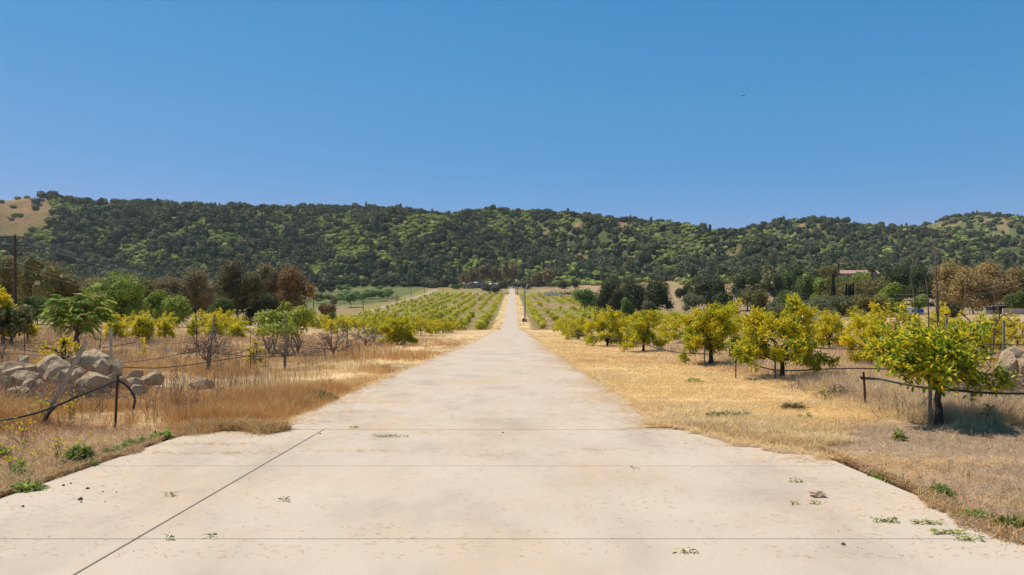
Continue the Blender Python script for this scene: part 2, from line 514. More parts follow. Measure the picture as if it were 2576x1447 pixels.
# ------------------------------------------------------------------ concrete road and apron
def concrete(name):
    m, nt, out = mat(name)
    tc = nd(nt, 'ShaderNodeTexCoord')
    mp = nd(nt, 'ShaderNodeMapping'); mp.inputs['Scale'].default_value = (1, .55, 1)
    nt.links.new(tc.outputs['Object'], mp.inputs[0])
    n = nd(nt, 'ShaderNodeTexNoise', Scale=.9, Detail=7.0, Roughness=.62); nt.links.new(mp.outputs[0], n.inputs['Vector'])
    r = nd(nt, 'ShaderNodeValToRGB')
    r.color_ramp.elements[0].position = .32; r.color_ramp.elements[0].color = (.47, .385, .305, 1)
    r.color_ramp.elements[1].position = .68; r.color_ramp.elements[1].color = (.60, .503, .40, 1)
    e = r.color_ramp.elements.new(.5); e.color = (.565, .471, .372, 1)
    nt.links.new(n.outputs['Fac'], r.inputs[0])
    # warm dusty stains
    n2 = nd(nt, 'ShaderNodeTexNoise', Scale=.35, Detail=5.0, Roughness=.7); nt.links.new(tc.outputs['Object'], n2.inputs['Vector'])
    mr = nd(nt, 'ShaderNodeMapRange'); mr.inputs['From Min'].default_value = .50; mr.inputs['From Max'].default_value = .72; mr.inputs['To Max'].default_value = .65
    nt.links.new(n2.outputs['Fac'], mr.inputs['Value'])
    mx = nd(nt, 'ShaderNodeMix', data_type='RGBA'); mx.inputs[7].default_value = (.60, .43, .27, 1)
    nt.links.new(mr.outputs[0], mx.inputs[0]); nt.links.new(r.outputs[0], mx.inputs[6])
    # fine speckle
    n3 = nd(nt, 'ShaderNodeTexNoise', Scale=70.0, Detail=4.0, Roughness=.7); nt.links.new(tc.outputs['Object'], n3.inputs['Vector'])
    m3 = nd(nt, 'ShaderNodeMapRange'); m3.inputs['From Min'].default_value = .3; m3.inputs['From Max'].default_value = .7; m3.inputs['To Min'].default_value = .93; m3.inputs['To Max'].default_value = 1.06
    nt.links.new(n3.outputs['Fac'], m3.inputs['Value'])
    mu = nd(nt, 'ShaderNodeMix', data_type='RGBA', blend_type='MULTIPLY'); mu.inputs[0].default_value = 1
    nt.links.new(mx.outputs[2], mu.inputs[6]); nt.links.new(m3.outputs[0], mu.inputs[7])
    p = nd(nt, 'ShaderNodeBsdfPrincipled'); p.inputs['Roughness'].default_value = .85; p.inputs['Specular IOR Level'].default_value = .2
    nt.links.new(mu.outputs[2], p.inputs['Base Color'])
    n4 = nd(nt, 'ShaderNodeTexNoise', Scale=30.0, Detail=8.0); nt.links.new(tc.outputs['Object'], n4.inputs['Vector'])
    b = nd(nt, 'ShaderNodeBump'); b.inputs['Strength'].default_value = .12; b.inputs['Distance'].default_value = .03
    nt.links.new(n4.outputs['Fac'], b.inputs['Height']); nt.links.new(b.outputs[0], p.inputs['Normal'])
    nt.links.new(p.outputs[0], out.inputs[0])
    return m


M_CONC = concrete('pale_concrete')
M_JOINT = surf('joint_dirt', (.10, .07, .05), (.17, .12, .085), 8, .95)
JY0, JSP = 5.44, 2.72


def road_edges(y):
    """left and right edge of the concrete at distance y"""
    c = float(roadc(y))
    rag = (fbm(np.array([y/1.7]), np.array([.5]), 41)[0] - .5) * .35
    rag2 = (fbm(np.array([y/1.7]), np.array([9.5]), 42)[0] - .5) * .35
    l = float(np.interp(y, [0, 30, 70, 120, 187, 660], [c-3.15, c-2.95, c-2.55, c-2.3, c-2.4, c-2.4]))
    r = float(np.interp(y, [0, 30, 70, 120, 187, 660], [c+3.55, c+3.1, c+2.7, c+2.4, c+2.4, c+2.4]))
    return l + (rag if y > 11 else 0), r + (rag2 if y > 11 else 0)


mb = MB(); jb = MB()
ROAD_UP = .055


def zroad(x, y):
    return tz(0.0, y) + ROAD_UP      # the strip under the road is flat across


def slab(x0a, x1a, x0b, x1b, ya, yb, n=4):
    """one slab between ya and yb, with sides, edges running from (x0a,x1a) to (x0b,x1b)"""
    ch = .005
    yy = np.linspace(ya, yb, n + 1)
    P = []
    for k, y in enumerate(yy):
        t = k / n; a = x0a + (x0b-x0a)*t; b = x1a + (x1b-x1a)*t; z = zroad(0, y)
        P.append([(a, y, z-.06), (a, y, z-ch), (a+ch, y, z), (b-ch, y, z), (b, y, z-ch), (b, y, z-.06)])
    P[0] = [(x, y, z - (ch if 0 < q < 5 else 0)) for q, (x, y, z) in enumerate(P[0])]
    P = [P[0]] + [[(x, y + ch, z + (ch if 0 < q < 5 else 0)) for q, (x, y, z) in enumerate(P[0])]] + P[1:]
    V = np.array(P).reshape(-1, 3); m = len(P)
    Fc = [[r*6+q, r*6+q+1, (r+1)*6+q+1, (r+1)*6+q] for r in range(m-1) for q in range(5)]
    Fc = [f[::-1] for f in Fc]
    mb.add(V, Fc)
    for r in (0, m-1):
        mb.add(V[r*6:r*6+6], [[0, 1, 4, 5], [1, 2, 3, 4]])


GAP = .017
yj = [JY0 + JSP*k for k in range(-3, 3)]
for a, b in zip(yj[:-1], yj[1:]):
    a_, b_ = a + GAP/2, b - GAP/2
    right = 4.05 if a < 7 else 4.0
    slab(-5.0, -3.0-GAP/2, -5.0, -3.0-GAP/2, a_, b_)
    slab(-3.0+GAP/2, right, -3.0+GAP/2, 4.0, a_, b_)
y = yj[-1] + GAP*.5
# far stretch: one strip
ysr = np.concatenate([np.arange(y, 60, .8), np.arange(60, 240, 3.), np.arange(240, 672, 6.)])
P = []
for q in ysr:
    l, r = road_edges(max(q, 11.1)); z = zroad(0, q)
    P.append([(l, q, z-.12), (l, q, z), (r, q, z), (r, q, z-.12)])
V = np.array(P).reshape(-1, 3)
mb.add(V, [[r*4+q, (r+1)*4+q, (r+1)*4+q+1, r*4+q+1][::-1] for r in range(len(P)-1) for q in range(3)])
o = mb.build('road', M_CONC); o['kind'] = 'structure'
# earth in the joints, a sheet just under the slab tops
P = []
for q in np.arange(yj[0], 12.5, JSP/2):
    l, r = (-4.97, 3.97) if q <= yj[-1] else (road_edges(q)[0] + .05, road_edges(q)[1] - .05)
    z = zroad(0, q) - .022
    P.append([(l, q, z), (r, q, z)])
V = np.array(P).reshape(-1, 3)
jb.add(V, [[r*2, r*2+1, r*2+3, r*2+2] for r in range(len(P)-1)])
o = jb.build('road_joint_earth', M_JOINT); o['kind'] = 'structure'

# the side road left of the slope, and a track on the right
def strip(name, xf, y0, y1, wd, m, step=5, up=.12):
    P = []
    for q in np.arange(y0, y1, step):
        c = xf(q); zl = tz(c-wd/2, q) + up; zr_ = tz(c+wd/2, q) + up
        zm = tz(c, q) + up + .03
        P.append([(c-wd/2, q, zl-.3), (c-wd/2, q, zl), (c, q, zm), (c+wd/2, q, zr_), (c+wd/2, q, zr_-.3)])
    V = np.array(P).reshape(-1, 3); b = MB()
    b.add(V, [[r*5+q, (r+1)*5+q, (r+1)*5+q+1, r*5+q+1][::-1] for r in range(len(P)-1) for q in range(4)])
    o = b.build(name, m); o['kind'] = 'structure'
    return o


M_TRACK = surf('pale_track', (.36, .29, .22), (.48, .40, .32), .4, .95, bump=.2, bscale=3)
strip('side_road', lambda q: -69.5, 175, 640, 5.5, M_TRACK)
M_BANK = surf('eroded_bank', (.13, .09, .06), (.40, .30, .20), .5, .95, bump=.8, bscale=1.2, stretch=(1, .3, 1))
# ------------------------------------------------------------------ plant prototypes
_ico = {}


def ico(sub):
    if sub not in _ico:
        bm = bmesh.new(); bmesh.ops.create_icosphere(bm, subdivisions=sub, radius=1)
        bm.verts.ensure_lookup_table()
        _ico[sub] = (np.array([v.co[:] for v in bm.verts]), np.array([[v.index for v in f.verts] for f in bm.faces]))
        bm.free()
    return _ico[sub]


def lump(mb, c, r, tint, rng, sub=2, amp=.3, jit=.15):
    V, Fc = ico(sub)
    V = V * (1 + rng.uniform(-amp, amp, (len(V), 1)))
    t = np.clip(np.array(tint) * rng.uniform(1-jit, 1+jit, (len(V), 1)), 0, 1)
    mb.add(V * np.array(r) + np.array(c), Fc, t)


def bend(rng, p0, p1, n=5, amp=.08, sag=0.0):
    p0, p1 = np.array(p0, float), np.array(p1, float)
    t = np.linspace(0, 1, n)[:, None]; L = np.linalg.norm(p1 - p0)
    o = rng.normal(0, amp*L, (n, 3)); o[0] = 0; o[-1] = 0
    P = p0 + (p1 - p0)*t + o * np.sin(t*PI)
    P[:, 2] += sag * L * np.sin(t[:, 0]*PI)
    return P


def at_t(P, t):
    k = t * (len(P) - 1); i = min(int(k), len(P) - 2)
    return P[i] + (P[i+1] - P[i]) * (k - i)


def skeleton(rng, H, R, th, tr, nl=7, ns=5, nt=3, low=.25, sides=5, twig_r=.006, lean=(0, 0)):
    """short trunk, spreading limbs, branchlets and twigs; returns the wood and the list of twigs (base, tip)"""
    wood = MB(); twigs = []
    top = np.array([lean[0]*th, lean[1]*th, th])
    Pt = bend(rng, (0, 0, -.12), top, 6, .012)
    rr = np.linspace(tr*1.1, tr*.8, 6); rr[0] *= 1.35; rr[1] *= 1.22
    tube(wood, Pt, rr, 8)
    for i in range(nl):
        a = 2*PI*i/nl + rng.uniform(-.35, .35)
        e = low + (1-low) * ((i*.618) % 1.0) ** 1.1 if i < nl-1 else 1.0
        rr_ = R * (.78 * math.sqrt(max(0, 1 - (max(e, 0)*.9)**2)) + .05) * rng.uniform(.8, 1.05)
        end = top + np.array([math.cos(a)*rr_, math.sin(a)*rr_, (H*.86 - th) * e * rng.uniform(.85, 1.05) if e > 0 else (th - .15) * e])
        P = bend(rng, top - np.array([0, 0, .04]), end, 7, .09, .12 if e < .7 else 0)
        tube(wood, P, np.linspace(tr*.5, tr*.16, 7), sides, cap=False)
        for j in range(ns):
            b = at_t(P, rng.uniform(.35, 1.0) if j else 1.0)
            d = unit(end - top) * .6 + rng.normal(0, .6, 3); d[2] = abs(d[2]) * .7 + .05 if e > .4 else d[2]*.5
            L = R * rng.uniform(.28, .5)
            Q = bend(rng, b, b + unit(d)*L, 5, .1)
            tube(wood, Q, np.linspace(tr*.17, twig_r*1.5, 5), 4, cap=False)
            for k in range(nt):
                b2 = at_t(Q, rng.uniform(.3, 1.0))
                d2 = unit(d)*.7 + rng.normal(0, .55, 3)
                T = bend(rng, b2, b2 + unit(d2)*R*rng.uniform(.14, .26), 4, .1)
                tube(wood, T, np.linspace(twig_r*1.4, twig_r*.6, 4), 3, cap=False)
                twigs.append((T[0], T[-1]))
    return wood, twigs


YG = [(.88, .70, .03), (.68, .62, .035), (.34, .44, .035), (.15, .25, .025), (.92, .63, .03)]


def citrus_near(seed, H, R, th, tr, nleaf, ll=.085, w=(3, 3, 2.5, 1.5, 1), bare=.12, nl=10, ns=6, nt=4, low=-.3):
    rng = np.random.default_rng(seed)
    wood, tw = skeleton(rng, H, R, th, tr, nl, ns, nt, low)
    crown = MB()
    A = np.array([t[0] for t in tw]); B = np.array([t[1] for t in tw])
    keep = rng.random(len(A)) > bare
    A, B = A[keep], B[keep]
    k = rng.integers(0, len(A), nleaf)
    f = rng.uniform(.05, 1.15, (nleaf, 1))
    pos = A[k] + (B[k]-A[k])*f + rng.normal(0, .028 + ll*.35, (nleaf, 3))
    d = unit(B[k]-A[k])*.6 + rng.normal(0, .6, (nleaf, 3)) + np.array([0, 0, .25])
    # each branchlet has its own share of yellow
    tone = np.clip(rng.normal(.5, .28, len(A))[k] + (pos[:, 2]/H - .55)*.25, 0, 1)
    cols = np.array(YG); yel = pal(rng, nleaf, cols[[0, 1, 4]], (w[0], w[1], w[4])); gr = pal(rng, nleaf, cols[[1, 2, 3]], (w[1], w[2], w[3]))
    tint = np.where((rng.random(nleaf) < tone * (w[0]+w[1]+w[4]) / sum(w) * 1.42)[:, None], yel, gr)
    leaves6(crown, pos, d, ll*rng.uniform(.7, 1.25, nleaf), ll*.48*rng.uniform(.8, 1.2, nleaf), tint, rng)
    return wood, crown


def crown_mb(rng, H, R, zb, n, size, cols, wts=None, lobes=9, hang=None, stretch=1.2, top=1.0, jit=.2, shell=.55, ry=None, inner=.25, core=0.0, lsc=1.0):
    """leaf clumps spread through lobes of an uneven crown between zb and H"""
    mb = MB(); ry = ry or R
    hc = (H - zb)
    cen, rd, tone = [], [], []
    for i in range(lobes):
        a = rng.uniform(0, 2*PI); q = math.sqrt(rng.random()) * .66; u = rng.uniform(.18, .82)
        prof = math.sin(min(1, max(0, u*.9 + .12)) * PI) ** .6 * (1 if u < .5 else top + (1-top)*(1-u)*2)
        cen.append((R*q*math.cos(a)*prof, ry*q*math.sin(a)*prof, zb + hc*u)); rd.append(rng.uniform(.3, .5) * lsc)
        tone.append(rng.uniform(1-jit, 1+jit))
    cen = np.array(cen); rd = np.array(rd); tone = np.array(tone)
    k = rng.choice(lobes, n, p=rd**2/np.sum(rd**2))
    v = unit(rng.normal(0, 1, (n, 3)) + np.array([0, 0, .25]))
    rr = (shell + (1.12-shell) * rng.random((n, 1)) ** .6)
    inn = rng.random((n, 1)) < inner
    rr = np.where(inn, rng.random((n, 1))*.8, rr)
    sc = np.stack([rd[k]*R, rd[k]*ry, np.minimum(rd[k]*hc*.8, rd[k]*R*1.1)], 1)
    pos = cen[k] + v*sc*rr
    if core:
        for i in range(lobes):
            lump(mb, cen[i], np.array([rd[i]*R, rd[i]*ry, min(rd[i]*hc*.8, rd[i]*R*1.1)])*core, np.mean(cols, 0)*tone[i]*.9, rng, 2, .22)
    nrm = v + rng.normal(0, .55, (n, 3)) + np.array([0, 0, .2])
    t = pal(rng, n, cols, wts, .2) * tone[k][:, None]
    quads(mb, pos, nrm, size*rng.uniform(.6, 1.3, n), np.clip(t, 0, 1), rng, stretch, hang)
    return mb


def trunk_mb(rng, H, tr, nl=5, R=2., fork=.35):
    mb = MB()
    tops = np.array([rng.normal(0, .05*H), rng.normal(0, .05*H), H*.8])
    P = bend(rng, (0, 0, -.4), tops, 7, .03)
    r = np.linspace(tr, tr*.3, 7); r[0] *= 1.3
    tube(mb, P, r, 7)
    for i in range(nl):
        t = fork + (1-fork)*.75*rng.random(); b = at_t(P, t); a = rng.uniform(0, 2*PI)
        e = b + np.array([math.cos(a)*R*.75, math.sin(a)*R*.75, H*rng.uniform(.08, .25)])
        tube(mb, bend(rng, b, e, 5, .08), np.linspace(tr*.42, tr*.1, 5), 5, cap=False)
    return mb


ORD = ['first', 'second', 'third', 'fourth', 'fifth', 'sixth', 'seventh', 'eighth', 'ninth', 'tenth', 'eleventh', 'twelfth', 'thirteenth',
       'fourteenth', 'fifteenth', 'sixteenth', 'seventeenth', 'eighteenth', 'nineteenth', 'twentieth'] + \
      ['twenty-' + q for q in ('first', 'second', 'third', 'fourth', 'fifth', 'sixth', 'seventh', 'eighth', 'ninth')] + ['thirtieth'] + \
      ['thirty-' + q for q in ('first', 'second', 'third', 'fourth', 'fifth', 'sixth', 'seventh', 'eighth', 'ninth')] + ['fortieth'] + \
      ['forty-' + q for q in ('first', 'second', 'third', 'fourth', 'fifth', 'sixth', 'seventh', 'eighth', 'ninth')]

# ------------------------------------------------------------------ citrus: the near trees, each grown for its own place
def near_citrus(px, d, ytop, wpx, label, seed, group, th=.5, tr=.06, nleaf=2600, ll=.085, **kw):
    nleaf = int(nleaf * (2.9 if nleaf > 700 else 1.2)); ll *= 1.02; kw.setdefault('low', -.35)
    p = G(px, d); H = hgt(px, ytop, d)*.93; R = wpx/F*d/2*.93
    wood, crown = citrus_near(seed, H, R, th, tr, nleaf, ll, **kw)
    t = thing('citrus_tree', label, 'tree', p, group=group)
    wood.build('trunk', M_BARK, t, smooth=True); crown.build('crown', M_CITRUS, t)
    return t


gr_ = 'citrus trees along the right side of the road'
near_citrus(2362, 11.66, 792, 300, 'greener citrus tree with a clear dark trunk beside a wooden stake, nearest the camera', 11, gr_, .80, .058, 2300, .10, w=(2, 3, 4, 3.2, .8), bare=.16, low=.06)
near_citrus(1968, 21.0, 752, 232, 'wide citrus tree with bright yellow lower leaves, behind the rod holding a black hose', 12, gr_, .6, .075, 4000, .105, w=(4.5, 3, 2.5, 1.2, 1.8), bare=.1, low=-.12)
near_citrus(1788, 27.2, 757, 168, 'dense rounded citrus tree with dark shadow under its low crown, third along the road', 13, gr_, .7, .09, 4300, .108, w=(3, 3, 3, 1.5, 1), bare=.03, nl=11, low=-.1)
near_citrus(1619, 38.5, 776, 118, 'smaller yellow citrus tree with two thin trunks, touching a bigger one behind it', 14, gr_, .6, .07, 2600, .115, w=(4, 3, 2, 1, 1), bare=.02, nl=10)
near_citrus(1528, 47, 772, 128, 'broad yellow citrus tree whose crown reaches the ground, fifth along the road', 15, gr_, .3, .10, 3000, .13, w=(4, 3.5, 2, 1, 1), bare=.02, nl=10, low=.0)
near_citrus(1455, 62, 792, 84, 'thin half-bare citrus tree with upright twigs at the end of the roadside row', 16, gr_, .3, .08, 1000, .13, w=(2, 3, 2, 1, .6), bare=.3, nl=8)
near_citrus(2190, 27.5, 757, 138, 'golden yellow citrus tree with a pointed top, behind the two nearest roadside trees', 17, 'citrus trees in the right field', .5, .08, 3000, .105, w=(6, 3, 1.2, .5, 2.2), bare=.08, nl=9)
near_citrus(2470, 30, 788, 132, 'twiggy green and yellow citrus tree in front of the dark shed', 18, 'citrus trees in the right field', .75, .08, 2000, .10, w=(3, 3, 3, 1, 1), bare=.2)
near_citrus(2085, 39, 778, 110, 'pale yellow citrus tree in the gap between the pointed tree and the wide tree', 19, 'citrus trees in the right field', .5, .08, 1900, .12, w=(5, 3, 1.5, .7, 1.5), bare=.1)
gl_ = 'citrus trees in the left field'
near_citrus(999, 49, 797, 90, 'full yellow-green citrus bush alone at the edge of the mown verge', 21, gl_, .25, .10, 3200, .13, w=(3.5, 3.5, 2.5, 1, 1), bare=.02, nl=10, low=.0)
near_citrus(160, 21.5, 838, 92, 'sparse golden citrus tree with mostly bare twigs rising behind the rock pile', 22, gl_, .55, .05, 620, .085, w=(6, 2, .4, .2, 5), bare=.45)
near_citrus(358, 40, 791, 56, 'small rounded green citrus on a thin trunk beside a grey stake', 23, gl_, .8, .06, 1400, .12, w=(2.5, 3.5, 2.5, 1, .6), bare=.02, nl=9)
near_citrus(360, 29, 843, 19, 'tiny bright yellow citrus sapling standing alone in brown grass', 24, gl_, .3, .02, 190, .08, w=(6, 2, .3, .2, 3), bare=.0, nl=4, ns=4)
near_citrus(595, 52, 808, 40, 'low yellow-green citrus bush right of the leaning grey stake', 25, gl_, .4, .06, 900, .12, w=(3, 3, 2, .7, .6), bare=.02)
near_citrus(540, 55, 800, 46, 'yellow citrus bush with a lifted crown behind the leaning grey stake', 26, gl_, .4, .06, 900, .12, w=(4, 3, 1.5, .5, 1), bare=.02)
near_citrus(70, 36, 815, 46, 'small yellow-green citrus at the left beside a rusty rod', 27, gl_, .7, .05, 800, .11, w=(3, 3, 2, .7, .6), bare=.1)
near_citrus(640, 26.5, 846, 46, 'thin golden citrus with few leaves left of the leafy stake tree', 28, gl_, .3, .04, 330, .085, w=(6, 2, 1, .3, 3), bare=.3)
near_citrus(8, 34, 708, 66, 'tall orange-yellow citrus tree cut by the left edge of the photo', 29, gl_, .8, .09, 2200, .12, w=(5, 2.5, 1, .3, 4), bare=.05, nl=9)
near_citrus(290, 44, 786, 42, 'upright orange-yellow citrus just right of the feathery leaved tree', 30, gl_, .5, .06, 800, .12, w=(5, 3, 1, .3, 3), bare=.05)
near_citrus(415, 46, 794, 40, 'yellow citrus with a narrow top between the small rounded citrus and the pole', 31, gl_, .5, .06, 750, .12, w=(4, 3, 1.5, .5, 1.5), bare=.05)
near_citrus(486, 47, 798, 38, 'pale green young citrus tied to a thin rod left of the leaning stake', 32, gl_, .6, .05, 700, .12, w=(1.5, 3.5, 3, 1, .3), bare=.05)

# ------------------------------------------------------------------ citrus: middle distance and the far slope
def citrus_mid_mesh(seed, H, R, n, w):
    rng = np.random.default_rng(seed)
    wood, crown = citrus_near(seed, H, R, .5, .06, int(n*1.9), .165, w, bare=.0, nl=10, ns=4, nt=2, low=-.75)
    return wood.mesh('trunk', M_BARK, True), crown.mesh('crown', M_CITRUS)


MID = [citrus_mid_mesh(51, 2.2, 1.35, 900, (4, 3, 2, 1, 1)), citrus_mid_mesh(52, 1.9, 1.2, 800, (5, 3, 1.2, .5, 2)),
       citrus_mid_mesh(53, 2.3, 1.5, 950, (2.5, 3.5, 3, 1.3, .6)), citrus_mid_mesh(54, 1.8, 1.0, 520, (5, 3, 1, .4, 2.5))]
MIDNAME = ['yellow-green', 'golden yellow', 'greener', 'thin golden']


def mid_citrus(x, y, k, s, label, group, rz):
    t = thing('citrus_tree', label, 'tree', (x, y, tz(x, y)), rz, group, s)
    inst(MID[k][0], 'trunk', t); inst(MID[k][1], 'crown', t)


rng = np.random.default_rng(77)
for r, x0 in enumerate([13.8, 20, 26, 32, 38.5, 45, 52]):
    n = 0
    for y in np.arange(34 if r else 44, 116, 7.2):
        if rng.random() > (.62 if r < 3 else .5) or (r == 0 and y < 40):
            continue
        pxq = CX + F*x0/y
        if 2225 < pxq < 2360 or 2495 < pxq < 2600:
            continue                      # gaps: the trailer and the shed show through here
        n += 1; k = int(rng.choice(4, p=[.35, .35, .15, .15]))
        mid_citrus(x0 + rng.normal(0, .5), y + rng.normal(0, .7), k, rng.uniform(.85, 1.15),
                   f'{MIDNAME[k]} citrus tree, {ORD[n-1]} along the {ORD[r]} row behind the roadside trees', 'citrus trees in the right field', rng.uniform(0, 6.28))
n8 = 0
for y in (72, 80, 89, 99, 108):       # the roadside row carries on over the crest
    n8 += 1; k = n8 % 3
    mid_citrus(7.3 + rng.normal(0, .3), y, k, .95, f'{MIDNAME[k]} citrus tree, {ORD[n8-1]} of the low ones before the road dips, right side', gr_, n8*1.3)
for r, x0 in enumerate([-9.5, -15, -21, -27, -33, -40, -48]):
    n = 0
    for y in np.arange(62 if r < 3 else 56, 124, 7.5):
        if rng.random() > (.72 if r < 3 else .5):
            continue
        n += 1; k = int(rng.choice(4, p=[.3, .3, .2, .2]))
        mid_citrus(x0 + rng.normal(0, .6), y + rng.normal(0, .9), k, rng.uniform(.8, 1.1),
                   f'{MIDNAME[k]} citrus tree, {ORD[n-1]} along the {ORD[r]} row of the left field', gl_, rng.uniform(0, 6.28))

FARC = []
for i, (cols, w_) in enumerate([(((.80, .68, .03), (.60, .58, .03), (.36, .40, .03)), (3, 3, 1.3)), (((.92, .68, .03), (.74, .62, .03), (.48, .46, .03)), (3, 3, 1.2)),
                                (((.55, .55, .035), (.40, .44, .03), (.25, .31, .03)), (3, 3, 1.5))]):
    for j in range(2):
        q = np.random.default_rng(90 + i*2 + j)
        c_ = crown_mb(q, 2.0, 1.25, .15, 330, .30, cols, w_, 7, jit=.15)
        lump(c_, (0, 0, .9), (.9, .9, .75), cols[1], q, 2, .25)
        FARC.append(c_.mesh('far_citrus', M_CITRUS))
FNAME = ['yellow-green', 'golden', 'green']
rng = np.random.default_rng(5)
cand = []
for side in (-1, 1):
    for r in range(10 if side < 0 else 8):
        x0 = side * (8.6 + 6.1*r)
        for y in np.arange(186, 545, 4.6):
            pr = .92 if r == 0 else .62
            cl = fbm(np.array([x0*.73]), np.array([y/17.]), 61.0 + side)[0]
            pr *= np.clip((cl-.31)*7, .08, 1) if r else 1
            if side < 0 and y < 268 and r >= 3: pr = .95
            if side < 0 and y < 215 and r >= 1: pr = .85
            if y > 470: pr *= .8
            if rng.random() < pr:
                cand.append((side, r, x0 + rng.normal(0, .22), y + rng.normal(0, .5), int(rng.choice(3, p=[.5, .32, .18]))))
cand.sort(key=lambda c: c[3])
FAR_BUDGET = 205
cnt = {}
extra = MB()
GOLD = [(.80, .68, .03), (.60, .58, .03), (.36, .40, .03)]
for i, (side, r, x, y, k) in enumerate(cand):
    s = rng.uniform(.75, 1.25) * (1.12 if r == 0 else 1.0)
    if i < FAR_BUDGET:
        cnt[(side, r)] = cnt.get((side, r), 0) + 1
        o = inst(FARC[k*2 + int(rng.integers(2))], 'citrus_tree', None, (x, y, tz(x, y) - .1), rng.uniform(0, 6.28), (s*1.1, s*1.1, s*rng.uniform(.85, 1.1)))
        tag(o, f"{FNAME[k]} bush, {ORD[cnt[(side, r)]-1]} up the slope, {ORD[r]} row {'left' if side < 0 else 'right'} of the road", 'tree', 'citrus rows on the far slope')
    else:
        c = crown_mb(rng, 2.0*s, 1.3*s, .1, 110, .5, GOLD, (3, 3, 2), 5)
        extra.merge(c, (np.eye(3), np.array([x, y, tz(x, y)])))
if extra.n:
    o = extra.build('far_orchard', M_CITRUS)
    tag(o, 'mass of small yellow-green citrus bushes covering the top of the far slope', 'orchard', kind='stuff')
print('far citrus', len(cand))

# ------------------------------------------------------------------ bare trees and the leafy ones of the left field
def bare_tree(px, d, ytop, wpx, label, seed, th=.35, tr=.05, nl=8, ns=5, nt=4, low=.15, m=None, twig_r=.007):
    rng = np.random.default_rng(seed)
    H = hgt(px, ytop, d); R = wpx/F*d/2
    wood, tw = skeleton(rng, H*1.08, R, th, tr*.62, nl+1, ns+1, nt+1, low, twig_r=twig_r*.8)
    t = thing('bare_tree', label, 'tree', G(px, d), group='leafless trees in the left field')
    tk = wood.build('trunk', m or M_TWIG, t, smooth=True)
    return t


bare_tree(522, 22.9, 838, 118, 'small leafless tree with a spiky crown of grey twigs beside the leaning stake', 41, .45, .06, 10, 6, 5, .2, twig_r=.006)
bare_tree(716, 24.7, 838, 158, 'leafless low spreading tree with curved grey limbs around a thin stake', 42, .5, .07, 9, 5, 3, .0)
bare_tree(839, 31.5, 812, 96, 'leafless tree with a blackened trunk and thin branches left of the hose end', 43, .35, .10, 8, 5, 3, .15, twig_r=.009)
bare_tree(919, 44, 822, 90, 'leafless tangle of low branches just left of the full yellow-green bush', 44, .3, .08, 8, 5, 3, .0, twig_r=.011)
bare_tree(5, 24.5, 820, 44, 'leafless forked sapling cut by the left edge above the rocks', 45, .3, .04, 6, 4, 3, .2)


def feathery(px, d, ytop, wpx, zb_y, label, cols, n, size, seed, lobes=9, trunks=3, bark=None, name='leafy_tree', hang=None, group=None, top=1.0):
    rng = np.random.default_rng(seed)
    p = G(px, d); H = hgt(px, ytop, d); R = wpx/F*d/2; zb = max(.0, W(px, zb_y, d).z - p.z)
    t = thing(name, label, 'tree', p, group=group)
    tk = MB()
    for i in range(trunks):
        a = rng.uniform(0, 6.28); q = R*.5*rng.random()
        tube(tk, bend(rng, (0, 0, -.2), (q*math.cos(a), q*math.sin(a), H*.75), 6, .06), np.linspace(.022*H, .006*H, 6), 6, cap=False)
    tk.build('trunk', bark or M_BARK, t, smooth=True)
    crown_mb(rng, H, R*1.15, zb, n, size, cols, None, lobes*2, hang=hang, stretch=1.6, top=top, lsc=.62, jit=.12).build('crown', M_LEAF, t)
    return t


PALEG = [(.46, .49, .09), (.34, .41, .08), (.55, .52, .09), (.25, .32, .07)]
feathery(684, 33, 780, 150, 846, 'wispy pale green young tree left of the upright tip, above the bare limbs', PALEG, 3400, .10, 61, 12, 4, M_TWIG)
feathery(748, 35, 770, 126, 848, 'wispy yellow-green young tree right of the thin stake, above the bare limbs', [(.56, .53, .07), (.42, .45, .07), (.3, .36, .06)], 2900, .10, 62, 10, 4, M_TWIG)
feathery(718, 38, 757, 40, 800, 'thin upright pale tree tip standing above its wispy neighbours', PALEG, 700, .10, 63, 6, 2, M_TWIG)
feathery(28, 34, 758, 110, 848, 'pale olive bushy tree at the left edge in front of the oaks', [(.22, .22, .08), (.16, .17, .06), (.28, .26, .10)], 2600, .13, 64, 12, 4, M_TWIG)

# the tree with long compound leaves
rng = np.random.default_rng(71)
p = G(196, 30); H = hgt(196, 748, 30); R = 178/F*30/2
t = thing('ailanthus_tree', 'bright green tree with long drooping feather-shaped leaves behind the rock pile', 'tree', p)
tk = MB(); cr = MB()
for i in range(5):
    a = rng.uniform(0, 6.28); q = R*.45*rng.random()
    tube(tk, bend(rng, (0, 0, -.2), (q*math.cos(a), q*math.sin(a), H*.85), 6, .06), np.linspace(.05, .015, 6), 6, cap=False)
tk.build('trunk', M_TWIG, t, smooth=True)
nf = 430
a = rng.uniform(0, 2*PI, nf); q = np.sqrt(rng.random(nf)) * .8; zt = H * (1 - .5*q**2) * rng.uniform(.50, 1.0, nf)
hc_ = np.array([(-.5, .0, .72), (-.1, -.3, .86), (.28, .1, .92), (.55, -.15, .70), (0, .4, .78), (-.3, .35, .62), (.35, -.4, .6), (.0, -.1, .62)])*np.array([R, R, H])
hk = rng.integers(0, len(hc_), nf); hv = unit(rng.normal(0, 1, (nf, 3)) + np.array([0, 0, .5])); b0 = hc_[hk] + hv*np.array([R*.30, R*.30, H*.13])*rng.uniform(.5, 1.1, (nf, 1))
a = np.arctan2(hv[:, 1], hv[:, 0])
od = unit(np.stack([np.cos(a), np.sin(a), hv[:, 2]*.6], 1) + rng.normal(0, .45, (nf, 3)) * np.array([1, 1, .6]))
